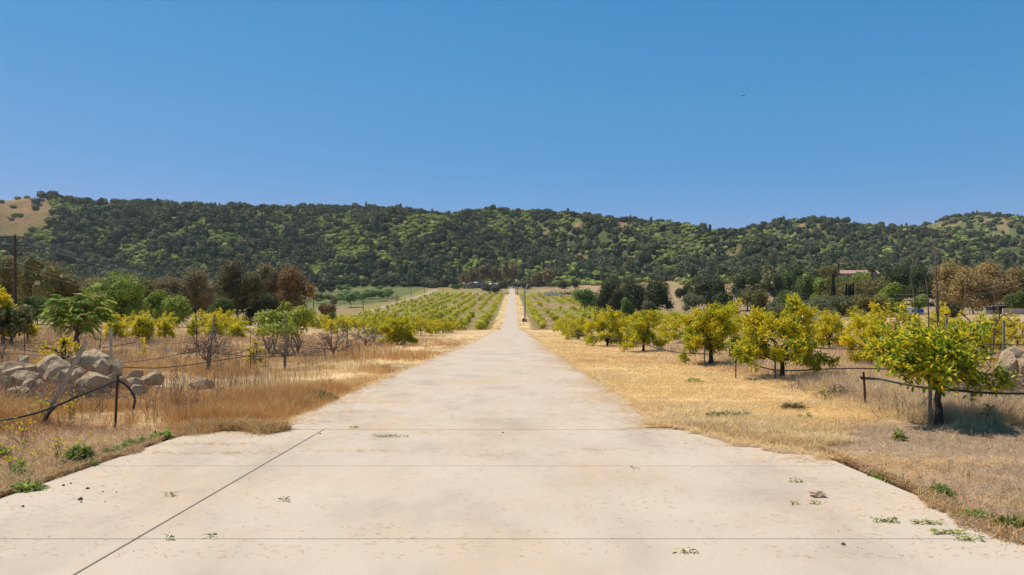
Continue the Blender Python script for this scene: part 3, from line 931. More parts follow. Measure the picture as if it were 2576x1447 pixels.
for i in range(nf):
    L = rng.uniform(.32, .6); tt = np.linspace(.12, 1, 9)
    axis = b0[i] + od[i]*L*tt[:, None]; axis[:, 2] += L*(.30*tt - .62*tt**2)
    sd = unit(np.cross(od[i], [0, 0, 1.]))
    pos = np.concatenate([axis, axis]); dd = np.concatenate([np.tile(sd, (9, 1)), np.tile(-sd, (9, 1))]) + od[i]*.45 - np.array([0, 0, .3])
    base = np.array([(.30, .40, .06), (.19, .29, .05), (.46, .49, .11), (.54, .44, .2)])[rng.choice(4, p=[.4, .3, .22, .08])]
    leaves6(cr, pos, dd, .17, .06, np.clip(np.tile(base, (18, 1)) * rng.uniform(.85, 1.15, (18, 1)), 0, 1), rng, .1, .1)
cr.build('crown', M_LEAF, t)

# tall dead stems behind the nearest citrus tree
t = thing('dead_tree', 'tall dead tree of several bare stems rising behind the nearest citrus tree', 'tree', G(2360, 20))
base = G(2360, 20)
mb = MB()
for pl, r0 in [([(1712, 1470), (1705, 1240), (1690, 980), (1690, 840), (1650, 650), (1635, 490)], .035), ([(1505, 1470), (1475, 1250), (1440, 1050), (1440, 960), (1465, 840)], .028),
               ([(1465, 840), (1430, 750), (1418, 715)], .012), ([(1465, 840), (1490, 760), (1500, 730)], .012), ([(1465, 835), (1510, 790), (1535, 775)], .012), ([(1490, 780), (1520, 720), (1540, 675)], .010),
               ([(1640, 1470), (1610, 1250), (1600, 1100), (1560, 960), (1505, 830)], .028), ([(1610, 1090), (1600, 1010), (1640, 900), (1648, 860)], .014),
               ([(1730, 1470), (1715, 1300), (1720, 1190), (1660, 1120), (1610, 1090)], .022), ([(1720, 1190), (1740, 1120), (1735, 1040)], .016), ([(1715, 1290), (1755, 1170), (1770, 1080)], .014),
               ([(1690, 800), (1668, 770), (1655, 745)], .010), ([(1692, 810), (1712, 780), (1722, 755)], .010), ([(1660, 685), (1690, 688), (1706, 690)], .008), ([(1695, 1400), (1690, 1250), (1700, 1150)], .02)]:
    pts = []
    for k, (zx, zy) in enumerate(pl):
        v = W(1932 + zx/4.0, 440.3 + zy/4.0, 20 + .25*math.sin(zx*.07)) - base
        pts.append(v[:])
    if pl[0][1] == 1470: pts[0] = (pts[0][0], pts[0][1], -.1)
    tube(mb, pts, np.linspace(r0, r0*.35, len(pts))*.8, 5, cap=False)
tk = mb.build('trunk', M_TWIG, t, smooth=True)
for px, zx_, lab, sd in [(2490, 0, 'dead leafless tree with crooked pale forks in front of the tan willows', 81), (2410, 0, 'slim dead sapling between the tall dead stems and the willows', 82)]:
    rng = np.random.default_rng(sd); d = 25
    t = thing('dead_tree', lab, 'tree', G(px, d)); mb = MB(); H = hgt(px, 672 if sd == 81 else 700, d)
    P = bend(rng, (0, 0, -.1), (.35, 0, H), 9, .03); tube(mb, P, np.linspace(.045, .010, 9), 5, cap=False)
    for i in range(11 if sd == 81 else 6):
        b = at_t(P, rng.uniform(.3, .9)); a = rng.uniform(-.9, .9) + (PI if i % 2 else 0)
        tube(mb, bend(rng, b, b + np.array([math.cos(a)*.6, math.sin(a)*.6, rng.uniform(.1, .7)]), 5, .12), np.linspace(.018, .005, 5), 4, cap=False)
    mb.build('trunk', M_TWIG, t, smooth=True)

# ------------------------------------------------------------------ trees of the middle distance: (px centre, width px, top y, distance, kind, label)
OAK = [(0.081, 0.098, 0.035), (0.112, 0.125, 0.043), (0.06, 0.075, 0.03)]
OLIVE = [(0.203, 0.182, 0.054), (0.311, 0.243, 0.061), (0.121, 0.121, 0.041)]
RUST = [(0.338, 0.196, 0.061), (0.257, 0.155, 0.054), (0.162, 0.115, 0.047)]
BROWN = [(0.29, 0.217, 0.102), (0.217, 0.181, 0.087), (0.362, 0.261, 0.123)]
PEPPER = [(0.264, 0.341, 0.05), (0.352, 0.407, 0.055), (0.176, 0.253, 0.044)]
EUC = [(0.143, 0.137, 0.055), (0.208, 0.176, 0.072), (0.104, 0.104, 0.047)]
GREEN = [(.11, .17, .04), (.16, .22, .045), (.08, .12, .03)]
GREY = [(.17, .19, .09), (.23, .245, .115), (.12, .14, .065)]
TAN = [(0.391, 0.27, 0.098), (0.299, 0.213, 0.081), (0.483, 0.345, 0.138)]
WALNUT = [(.15, .25, .06), (.20, .30, .07), (.11, .19, .05)]
PINE = [(0.072, 0.102, 0.031), (0.102, 0.132, 0.036), (0.054, 0.072, 0.024)]
COLS = dict(oak=OAK, olive=OLIVE, rust=RUST, brown=BROWN, pepper=PEPPER, euc=EUC, green=GREEN, grey=GREY, tan=TAN, walnut=WALNUT, pine=PINE)
NAMES = dict(oak='oak_tree', olive='oak_tree', rust='eucalyptus_tree', brown='eucalyptus_tree', pepper='pepper_tree', euc='eucalyptus_tree', green='leafy_tree',
             grey='shrub', tan='willow_tree', walnut='walnut_tree', pine='pine_tree')


def big_tree(px, wpx, ytop, d, kind, label, seed, group=None, zbf=.12, n=None, size=None, lobes=None, name=None):
    rng = np.random.default_rng(seed)
    p = G(px, d); H = max(1.2, hgt(px, ytop, d)); R = wpx/F*d/2
    t = thing(name or NAMES[kind], label, 'shrub' if kind == 'grey' and not name else 'tree', p, group=group)
    hang = .5 if kind in ('pepper', 'tan', 'euc', 'rust') else None
    n = n or int(np.clip(wpx * (hgt(px, ytop, d)*F/d) * 1.0, 1200, 9000))
    size = size or max(.16, 3.4 * d / F)
    trunk_mb(rng, H, max(.06, .02*H), 5, R, .25).build('trunk', M_PALEBARK if kind == 'euc' else M_BARK, t, smooth=True)
    crown_mb(rng, H*1.04, R*1.22, H*zbf, n, size, COLS[kind], None, lobes or int(np.clip(wpx/6, 7, 26)), hang=hang,
             stretch=1.7 if hang else 1.2, jit=.22, core=.55).build('crown', M_LEAF, t)
    return t


S = 200
for row in [
    (132, 165, 655, 108, 'olive', 'broad dark olive oak standing right behind the left utility pole'),
    (14, 95, 648, 122, 'olive', 'olive-brown tree at the left edge partly behind the utility pole'),
    (292, 128, 705, 82, 'pepper', 'bright green weeping pepper tree, largest of the bright ones left of the wires'),
    (238, 62, 728, 86, 'pepper', 'bright green weeping pepper tree touching the dark oak'),
    (338, 100, 701, 118, 'olive', 'dull olive tree behind the bright green pepper trees'),
    (392, 58, 738, 92, 'pepper', 'bright green pepper tree with a visible forked trunk'),
    (445, 78, 756, 84, 'pepper', 'low bright green pepper tree nearest the rust-coloured trees'),
    (95, 78, 744, 84, 'green', 'rounded mid-green tree in front of the dark olive oak'),
    (430, 86, 697, 142, 'brown', 'brown dried-out tree left of the reddish-brown one'),
    (495, 92, 681, 146, 'brown', 'reddish-brown dried-out tree behind the wooden pole'),
    (250, 90, 690, 175, 'brown', 'dull brown tree showing between the oak and the pepper trees'),
    (600, 104, 646, 128, 'euc', 'tallest dark eucalyptus with a pale trunk, right of the wooden pole'),
    (668, 78, 664, 134, 'brown', 'dark brown eucalyptus squeezed between the tall one and the rusty one'),
    (736, 96, 673, 130, 'rust', 'rusty orange-brown eucalyptus at the right end of the dark clump'),
    (560, 60, 752, 118, 'green', 'dark green undergrowth tree at the foot of the tallest eucalyptus'),
    (650, 90, 745, 126, 'oak', 'dark low tree at the foot of the brown eucalyptus'),
    (821, 44, 762, 160, 'rust', 'small rusty round tree alone on the tan end of the hay field'),
    (825, 40, 783, 150, 'green', 'small bright green bush in front of the small rusty tree'),
    # right side
    (1532, 72, 709, 268, 'oak', 'dark oak at the left end of the grove beside the far slope'),
    (1590, 92, 707, 262, 'oak', 'dark oak in the middle of the grove beside the far slope'),
    (1655, 86, 713, 255, 'oak', 'dark oak at the right end of the grove, crown reaching the ground'),
    (1560, 60, 730, 240, 'oak', 'lower dark oak standing in front of the grove'),
    (1578, 46, 752, 225, 'walnut', 'pale blue-green bush in front of the dark oak grove'),
    (1632, 42, 760, 222, 'grey', 'grey-green shrub in front of the dark oak grove'),
    (1470, 60, 731, 300, 'walnut', 'light green bush at the left foot of the dark oak grove'),
    (1722, 44, 702, 300, 'oak', 'single round oak with a clear trunk on bare ground'),
    (1778, 88, 702, 285, 'oak', 'dark oak right of the single round oak'),
    (1822, 62, 740, 250, 'oak', 'very dark oak nearest the pale track'),
    (1745, 60, 745, 262, 'grey', 'grey-green shrub below the single round oak'),
    (1880, 70, 690, 275, 'oak', 'dark oak right of the bare tan knoll'),
    (1905, 70, 730, 215, 'olive', 'dull olive tree with dead twigs at the pale track'),
    (1945, 48, 684, 290, 'oak', 'dark round oak left of the house hill'),
    (1983, 62, 690, 300, 'green', 'mid-green tree on the slope below the house'),
    (2005, 40, 676, 320, 'oak', 'dark upright oak on the crest left of the house'),
    (2030, 76, 705, 240, 'green', 'bushy mid-green tree halfway down the house hill'),
    (2080, 52, 672, 330, 'olive', 'olive tree touching the left end of the house'),
    (2072, 52, 700, 230, 'pepper', 'light green weeping tree below the house'),
    (2128, 70, 689, 320, 'green', 'light green bush under the house wall'),
    (2165, 54, 687, 315, 'pepper', 'yellow-green bush under the middle of the house'),
    (2120, 110, 712, 225, 'olive', 'olive thicket tree behind the thin cypresses'),
    (2205, 90, 708, 230, 'olive', 'olive thicket tree right of the thin cypresses'),
    (2262, 92, 681, 250, 'pine', 'dark green pine left of the tall dead stems'),
    (2322, 92, 680, 240, 'pine', 'dark green pine behind the tall dead stems'),
    (2243, 66, 715, 170, 'pepper', 'bright green rounded tree above the white trailer'),
    (2309, 42, 746, 165, 'pepper', 'small bright green tree at the right end of the trailer'),
    (2405, 100, 667, 128, 'tan', 'tan feathery willow left of its taller neighbour'),
    (2490, 110, 662, 122, 'tan', 'tallest tan feathery willow at the right'),
    (2560, 90, 676, 128, 'tan', 'tan feathery willow cut by the right edge'),
    (2450, 90, 700, 112, 'tan', 'lower tan feathery willow in front of its two taller neighbours'),
    (2395, 66, 762, 96, 'oak', 'dark green bush below the tan willows'),
    (2560, 60, 734, 105, 'green', 'dark green tree behind the shed at the right edge'),
    (1960, 90, 757, 125, 'grey', 'grey-green scrub mound left of the pole on the right'),
    (2035, 110, 752, 130, 'grey', 'widest grey-green scrub mound behind the yellow trees'),
    (2115, 70, 752, 118, 'grey', 'grey-green scrub mound below the thin cypresses'),
    (2180, 90, 745, 135, 'olive', 'olive bush between the scrub mounds and the trailer'),
    (1980, 60, 735, 190, 'green', 'mid-green bush above the leftmost scrub mound'),
]:
    S += 1
    kind = row[4]
    big_tree(*row[:6], S, group={'pepper': 'pepper trees', 'oak': 'dark oaks', 'tan': 'tan willows'}.get(kind))

# walnut trees on the hay field: (px, base y, top y, width px, label)
WAL = [(800, 763, 742, 34, 'walnut tree beside the third utility pole'), (833, 762, 741, 40, 'walnut tree with two crowns left of the dark shrub'),
       (866, 764, 735, 46, 'bright walnut tree left of the largest one'), (882, 774, 739, 58, 'largest walnut tree, dark inside, standing nearest the side road'),
       (842, 769, 751, 26, 'dark low shrub on the hay field'), (893, 752, 735, 22, 'small walnut tree right of the largest one'), (917, 760, 736, 34, 'walnut tree right behind the fourth utility pole'),
       (928, 753, 730, 30, 'bright walnut tree in the middle of the line along the side road'), (940, 752, 731, 36, 'walnut tree between the bright one and the dark-trunked one'),
       (958, 758, 734, 44, 'dark-trunked walnut tree at the edge of the side road'), (975, 752, 729, 36, 'walnut tree just left of the fifth utility pole'),
       (810, 741, 716, 24, 'dark round evergreen at the far edge of the hay field'), (829, 735, 722, 26, 'pale green bush beside the dark round evergreen'),
       (865, 733, 718, 40, 'dull green bush at the foot of the hill behind the walnut trees'), (955, 731, 720, 26, 'light green bush at the far edge of the hay field')]
for i, (px, yb, yt, wp, lab) in enumerate(WAL):
    ds = np.arange(240, 660, 3.0); xs_ = (px - CX)/F*ds
    yy = CY - F*(terrain(xs_, ds) - CAMZ)/ds
    d = float(ds[np.argmin(np.abs(yy - yb))])
    big_tree(px, wp, yt, d, 'olive' if 'shrub' in lab else ('oak' if 'evergreen' in lab else 'walnut'), lab, 400 + i, 'walnut trees on the hay field' if lab.startswith(('walnut', 'bright', 'largest', 'dark-t', 'small')) else None,
             .2, n=900, size=max(.45, 2.6*d/F), name='walnut_tree' if 'walnut tree' in lab[:30] else 'shrub')
rngb = np.random.default_rng(430)
d = 395; px = 997
t = thing('bare_tree', 'small bare grey tree right of the fifth utility pole', 'tree', G(px, d)); wood, tw = skeleton(rngb, 6.5, 3.2, 1.6, .22, 8, 4, 3, .3, twig_r=.05)
wood.build('trunk', M_TWIG, t, smooth=True)

# eucalyptus row at the far end of the road
EUCT = [(1168, 30, 688, 'leftmost and shortest eucalyptus of the row at the far end of the road'), (1186, 30, 675, 'eucalyptus with a flat top, second from the left in the far row'),
        (1205, 26, 668, 'slim eucalyptus with a light crown in the far row, right of the flat-topped one'), (1222, 36, 663, 'wide brown eucalyptus in the middle of the far row'),
        (1240, 30, 668, 'brown eucalyptus just right of the middle of the far row'), (1256, 30, 671, 'eucalyptus with bare lower trunk above the dark bushes in the far row'),
        (1272, 28, 652, 'tallest eucalyptus of the far row with a narrow crown'), (1289, 36, 660, 'broad yellowish eucalyptus ending the far row beside the road'),
        (1349, 30, 684, 'dark eucalyptus with bare stems right of the road end'), (1378, 34, 678, 'pale eucalyptus with a white forked trunk right of the road end')]
for i, (px, wp, yt, lab) in enumerate(EUCT):
    d = 655 + (i % 3)*9; rng = np.random.default_rng(500 + i); p = G(px, d); H = hgt(px, yt, d); R = wp/F*d/2
    t = thing('eucalyptus_tree', lab, 'tree', p, group='eucalyptus row at the far end of the road' if i < 8 else None)
    tk = MB()
    for k in range(3):
        a = rng.uniform(0, 6.28); tube(tk, bend(rng, (rng.normal(0, .8), rng.normal(0, .8), -.4), (R*.5*math.cos(a), R*.5*math.sin(a), H*.85), 6, .03), np.linspace(.38, .12, 6), 6, cap=False)
    tk.build('trunk', M_PALEBARK, t, smooth=True)
    crown_mb(rng, H, R*1.15, H*(.28 if i < 8 else .35), 900, 1.15, [(.27, .22, .09), (.21, .17, .075), (.33, .27, .11)] if i != 3 else [(.20, .15, .085), (.26, .19, .10)], None, 14, hang=.5, stretch=1.7, core=.6).build('crown', M_LEAF, t)
for i, (px, wp, yt, d, lab) in enumerate([(1232, 46, 716, 560, 'dark green hedge-like bush left of the road end'), (1262, 32, 707, 565, 'tallest dark green bush beside the left side of the road end'), (1325, 48, 711, 640, 'dark green mound of bush right of the road end'),
                                          (1420, 34, 706, 620, 'dark green clipped hedge on the dry land right of the road'), (1452, 32, 704, 620, 'dark green hedge end nearest the oaks'), (1150, 36, 716, 640, 'grey-green bush left of the eucalyptus row'),
                                          (1300, 30, 706, 690, 'light green bush behind the dark mound right of the road end'), (1390, 40, 712, 680, 'light green bush behind the pale eucalyptus')]):
    big_tree(px, wp, yt, d, 'oak' if 'dark' in lab else 'green', lab, 520+i, 'bushes around the far end of the road', .02, n=700, size=1.0, name='bush')
# cypresses
for i, (px, yt, yb, lab) in enumerate([(2129, 716, 742, 'slender dark cypress, leftmost of the thin four'), (2136, 720, 743, 'slender dark cypress, shortest of the thin four'), (2140, 718, 744, 'slender dark cypress between the shortest and the right-hand one'), (2146, 714, 746, 'slender dark cypress, tallest of the thin four'), (2096, 690, 752, 'tall dark column cypress below the left end of the house')]):
    d = 205; rng = np.random.default_rng(540+i); p = G(px, d); H = hgt(px, yt, d); R = .42 if i < 4 else .8
    t = thing('cypress_tree', lab, 'tree', p, group='thin cypresses below the house' if i < 4 else None)
    tk = MB(); tube(tk, [(0, 0, -.3), (0, 0, H*.9)], [.12, .03], 6); tk.build('trunk', M_BARK, t)
    n = 700; z = rng.random(n)*H; a = rng.uniform(0, 6.28, n); rr = R*np.sqrt(np.clip((1-z/H)*1.5, .05, 1))*rng.uniform(.7, 1.05, n)
    mb = MB(); quads(mb, np.stack([rr*np.cos(a), rr*np.sin(a), z], 1), np.stack([np.cos(a), np.sin(a), .3+0*a], 1), .5, pal(rng, n, [(.02, .03, .014), (.03, .042, .018)]), rng, 1.8, .3)
    mb.build('crown', M_LEAF, t)
# palms by the house
for i, (px, yt, d, hpx, lab) in enumerate([(2194, 671, 372, 28, 'stout palm at the right end of the house'), (2364, 690, 150, 90, 'tall palm half hidden behind the tall dead stems')]):
    rng = np.random.default_rng(560+i); p = G(px, d); H = hgt(px, yt+4, d) - 1.0
    t = thing('palm_tree', lab, 'tree', p); tk = MB(); tube(tk, [(0, 0, -.4), (.1, 0, H*.5), (0, 0, H)], [.55, .45, .42], 8); tk.build('trunk', M_BARK, t, smooth=True)
    mb = MB()
    for k in range(34):
        a = rng.uniform(0, 6.28); e = rng.uniform(-.6, 1.1); L = rng.uniform(1.8, 2.6); o_ = np.array([math.cos(a), math.sin(a), 0])
        for s in np.linspace(.2, 1, 9):
            c = np.array([0, 0, H]) + o_*L*s*math.cos(e*.6) + np.array([0, 0, L*(math.sin(e)*s - .55*s*s)])
            quads(mb, c[None].repeat(2, 0), np.array([[0, 0, 1.]]).repeat(2, 0) + rng.normal(0, .5, (2, 3)), .55, pal(rng, 2, [(.07, .10, .03), (.10, .13, .04)]), rng, 1.4, .8)
    mb.build('crown', M_LEAF, t)

# ------------------------------------------------------------------ the wooded hills
rng = np.random.default_rng(8)
DARK = [(0.108, 0.13, 0.06), (0.144, 0.166, 0.07), (0.089, 0.108, 0.058), (0.198, 0.198, 0.082)]
LIGHT = [(0.284, 0.347, 0.079), (0.357, 0.41, 0.095), (0.21, 0.273, 0.068), (0.441, 0.452, 0.147)]


def hill_proto(seed, kind):
    q = np.random.default_rng(seed); mb = MB()
    if kind == 'oak':          # round crown, a few lobes, about 1 unit wide and 1 tall
        lump(mb, (0, 0, .5), (.42, .42, .38), (1, 1, 1), q, 2, .28)
        for k in range(4):
            a = q.uniform(0, 6.28); z = q.uniform(.3, .8); lump(mb, (.3*math.cos(a), .3*math.sin(a), z), np.array((.24, .24, .2))*q.uniform(.7, 1.2), (1, 1, 1), q, 1, .3, .3)
        n = 60
    elif kind == 'tall':
        lump(mb, (0, 0, .6), (.28, .28, .6), (1, 1, 1), q, 2, .22)
        lump(mb, (.12, .05, .9), (.2, .2, .32), (1, 1, 1), q, 1, .3); n = 46
    else:
        lump(mb, (0, 0, .28), (.5, .5, .32), (1, 1, 1), q, 2, .25)
        lump(mb, (.3, .1, .25), (.3, .3, .25), (1, 1, 1), q, 1, .3); n = 44
    v = unit(q.normal(0, 1, (n, 3)) + np.array([0, 0, .35]))
    hh = {'oak': (.5, .5, .5), 'tall': (.32, .32, .66), 'shrub': (.58, .58, .34)}[kind]; c0 = {'oak': .55, 'tall': .62, 'shrub': .28}[kind]
    quads(mb, v*np.array(hh)*q.uniform(.85, 1.1, (n, 1)) + np.array([0, 0, c0]), v + q.normal(0, .7, (n, 3)), .22, np.ones((n, 3)) * q.uniform(.75, 1.35, (n, 1)), q, 1.3)
    return mb


HP = {k: [hill_proto(600+i*7+j, k) for j in range(5)] for i, k in enumerate(('oak', 'tall', 'shrub'))}


def stamp(dst, pr, x, y, z, wd, ht, tint, q):
    a = q.uniform(0, 6.28); c, s = math.cos(a), math.sin(a)
    M = np.array([[c*wd, -s*wd, 0], [s*wd, c*wd, 0], [0, 0, ht]])
    for V, T, L, C, m in zip(pr.V, pr.T, pr.L, pr.C, pr.M):
        dst.V.append(V @ M.T + np.array([x, y, z])); dst.T.append(np.clip(T * tint, 0, 1)); dst.L.append(L + dst.n); dst.C.append(C); dst.M.append(m)
    dst.n += pr.n


SCRUB = [(1010, 590, 60, 32, .75), (1130, 610, 50, 36, .8), (1260, 570, 70, 26, .75), (1240, 620, 40, 30, .5), (1470, 600, 60, 26, .6), (1640, 620, 90, 34, 1.0), (1750, 640, 90, 34, .8), (1600, 672, 60, 22, .7),
         (690, 572, 60, 22, .5), (880, 580, 50, 26, .6), (900, 630, 60, 26, .5), (190, 540, 60, 40, .9), (130, 620, 70, 36, .8), (360, 655, 60, 20, .9), (300, 600, 50, 30, .3), (2120, 620, 70, 28, .75), (1960, 600, 50, 40, .45),
         (1880, 600, 40, 22, .4), (2480, 650, 60, 24, .6), (1390, 650, 60, 20, .5), (560, 600, 50, 20, .35), (1420, 560, 60, 14, .5)]


def hill_kind(x, y, px, py, q):
    n = fbm(np.array([x/120]), np.array([y/130]), 71, 3)[0]; n2 = fbm(np.array([x/24]), np.array([y/24]), 72, 2)[0]
    blob = sum(wt*math.exp(-((px-a)/sx)**2 - ((py-b)/sy)**2) for a, b, sx, sy, wt in SCRUB)
    light = np.clip((n - .50)*3 + (n2-.5)*2.6 + blob*1.15 + .20, 0, 1)
    if py > 690 and px > 1480: light = max(light, .25)
    return light


NH = 26000
hx = rng.uniform(-620, 3220, NH); ht_ = rng.random(NH) ** .9
foot = np.interp(hx, [-300, 700, 760, 1100, 1160, 1330, 1480, 1660, 1740, 1900, 2900], [330, 330, 640, 655, 692, 690, 650, 640, 520, 440, 400])
forest = MB()
hd = HILL0 + (np.interp(hx, DX, DD) + 12 - HILL0) * ht_
NV = 3000; vx = rng.uniform(-200, 2800, NV); vf = np.interp(vx, hx[np.argsort(hx)], foot[np.argsort(hx)]); vd = vf + (HILL0 + 15 - vf)*rng.random(NV)
vk = rng.random(NV) < np.clip((HILL0 - vf)/260, .05, 1)
hx = np.concatenate([hx, vx[vk]]); hd = np.concatenate([hd, vd[vk]]); ht_ = np.concatenate([ht_, np.full(vk.sum(), .02)])
hxx = (hx - CX)/F*hd; hz = terrain(hxx, hd)
hpy = CY - F*(hz - CAMZ)/hd
bm_ = bare_mask(hx, hpy)
order = np.argsort(hd)
singles = []
for i in order:
    x, y, z, px, py, t = hxx[i], hd[i], hz[i], hx[i], hpy[i], ht_[i]
    if rng.random() < bm_[i]*1.02 and rng.random() > .05: continue
    lg = hill_kind(x, y, px, py, rng)
    if y > HILL0 + 10 and rng.random() > .46 + .6*lg: continue
    sh = (.9 + .25*fbm(np.array([x/40]), np.array([y/40]), 75, 2)[0])
    r = rng.random()
    if r < max(lg**.75*.95, .55*bm_[i]):
        w_ = rng.uniform(4.5, 8.5); pr = HP['shrub'][rng.integers(5)]; hh = w_*rng.uniform(.75, 1.2)
        tint = np.array(LIGHT[rng.choice(4, p=[.36, .28, .26, .10])]) * rng.uniform(.8, 1.15) * sh; kind = 'shrub'
    else:
        if rng.random() < (.06 + .06*(px < 700)) and t < .9:
            kind = 'tall'; w_ = rng.uniform(5.5, 8); hh = rng.uniform(8.5, 12); pr = HP['tall'][rng.integers(5)]
        else:
            kind = 'oak'; w_ = rng.uniform(6.0, 12) * (.9 if px > 2230 else 1) * (1.15 if px < 900 else 1); hh = w_*rng.uniform(.72, 1.0); pr = HP['oak'][rng.integers(5)]
        tint = np.array(DARK[rng.choice(4, p=[.35, .3, .2, .15])]) * rng.uniform(.85, 1.2)
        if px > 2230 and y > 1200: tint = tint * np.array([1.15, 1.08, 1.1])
    if kind != 'shrub' and -20 < px < 2600 and (t > .962 or t < .05) and len(singles) < 190 and rng.random() < .55:
        singles.append((kind, x, y, z, w_, hh, px, t)); continue
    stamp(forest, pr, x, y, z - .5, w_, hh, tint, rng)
o = forest.build('hill_woodland', M_FAR)
tag(o, 'unbroken woodland of dark oaks and light green scrub covering the hills', 'woodland', kind='stuff')
HM = {k: [] for k in ('oak', 'tall')}
for k in HM:
    for j in range(4):
        m_ = MB(); stamp(m_, HP[k][j], 0, 0, 0, 1, 1, np.array(DARK[j]), np.random.default_rng(j)); HM[k].append(m_.mesh('hill_oak', M_FAR))
for i, (kind, x, y, z, w_, hh, px, t) in enumerate(singles):
    o = inst(HM[kind][i % 4], 'hill_oak', None, (x, y, z - .4), rng.uniform(0, 6.28), (w_*1.05, w_*1.05, hh*1.05))
    side = 'left' if px < 900 else ('middle' if px < 1750 else 'right')
    where = 'standing out on the skyline of the' if t > .9 else 'at the foot of the'
    tag(o, f"dark {'narrow upright' if kind == 'tall' else 'round'} tree {where} {dict(left='hill at the left', middle='long hill behind the road', right='hills at the right')[side]}", 'tree',
        f"dark trees {'on the skyline' if t > .9 else 'at the foot'} of the {side} hill")
# the tall single tree on the left skyline

# ------------------------------------------------------------------ boulders
def rock_mesh(seed, w, d, h, sub=2, cuts=15, flat=.0):
    """angular sandstone: the hull of scattered points, edges worn, faces roughened"""
    rng = np.random.default_rng(seed)
    P = unit(rng.normal(0, 1, (cuts, 3))) * rng.uniform(.86, 1.05, (cuts, 1))
    P = np.vstack([P, [[.75, 0, -.8], [-.75, .1, -.8], [0, .75, -.8], [0, -.75, -.8]]])
    bm = bmesh.new()
    for v in P: bm.verts.new(v)
    r = bmesh.ops.convex_hull(bm, input=bm.verts)
    bmesh.ops.delete(bm, geom=[g for g in r['geom_interior'] if isinstance(g, bmesh.types.BMVert)], context='VERTS')
    bmesh.ops.dissolve_limit(bm, angle_limit=rad(14), verts=bm.verts, edges=bm.edges)
    bmesh.ops.bevel(bm, geom=bm.edges[:], offset=.055, segments=2, profile=.6, affect='EDGES', clamp_overlap=True)
    bmesh.ops.triangulate(bm, faces=bm.faces)
    for _ in range(sub):
        bmesh.ops.subdivide_edges(bm, edges=[e for e in bm.edges if e.calc_length() > .10], cuts=1)
        bmesh.ops.triangulate(bm, faces=bm.faces)
    off = Vector(rng.uniform(0, 50, 3))
    for v in bm.verts:
        v.co *= 1 + .075*mnoise.fractal(v.co*1.7 + off, .9, 2.1, 5)
    bm.verts.index_update(); bm.verts.ensure_lookup_table()
    V = np.array([v.co[:] for v in bm.verts]); Fc = np.array([[v.index for v in f.verts] for f in bm.faces]); bm.free()
    V = (V - (V.max(0)+V.min(0))/2) / ((V.max(0)-V.min(0))/2) * np.array([w, d, h]) / 2
    mb = MB(); mb.add(V, Fc)
    return mb


def zrock(zx0, zy0, zx1, zy1, d, label, seed, zoom=5, rz=0.0, depth=.85, tilt=0.0, sink=.25):
    x0, x1 = (zx0/4, zx1/4) if zoom == 5 else (1932 + zx0/4, 1932 + zx1/4)
    y0, y1 = 754.7 + zy0/4, 754.7 + zy1/4
    wd = (x1-x0)/F*d; h = (y1-y0)/F*d*(1+sink)
    c = W((x0+x1)/2, y0, d); zc = c.z - h/2
    gz = tz(c.x, d)
    if zc - h/2 > gz - .05 and zoom != 55: pass
    t = rock_mesh(seed, wd*1.03, wd*depth, h).build('boulder', M_ROCK, smooth=True); t.data.set_sharp_from_angle(angle=rad(28))
    t.location = (c.x, d, zc); t.rotation_euler = (0, tilt, rz)
    tag(t, label, 'boulder', 'sandstone boulders of the pile by the left field' if zoom == 5 else 'sandstone boulders at the right edge')
    return t


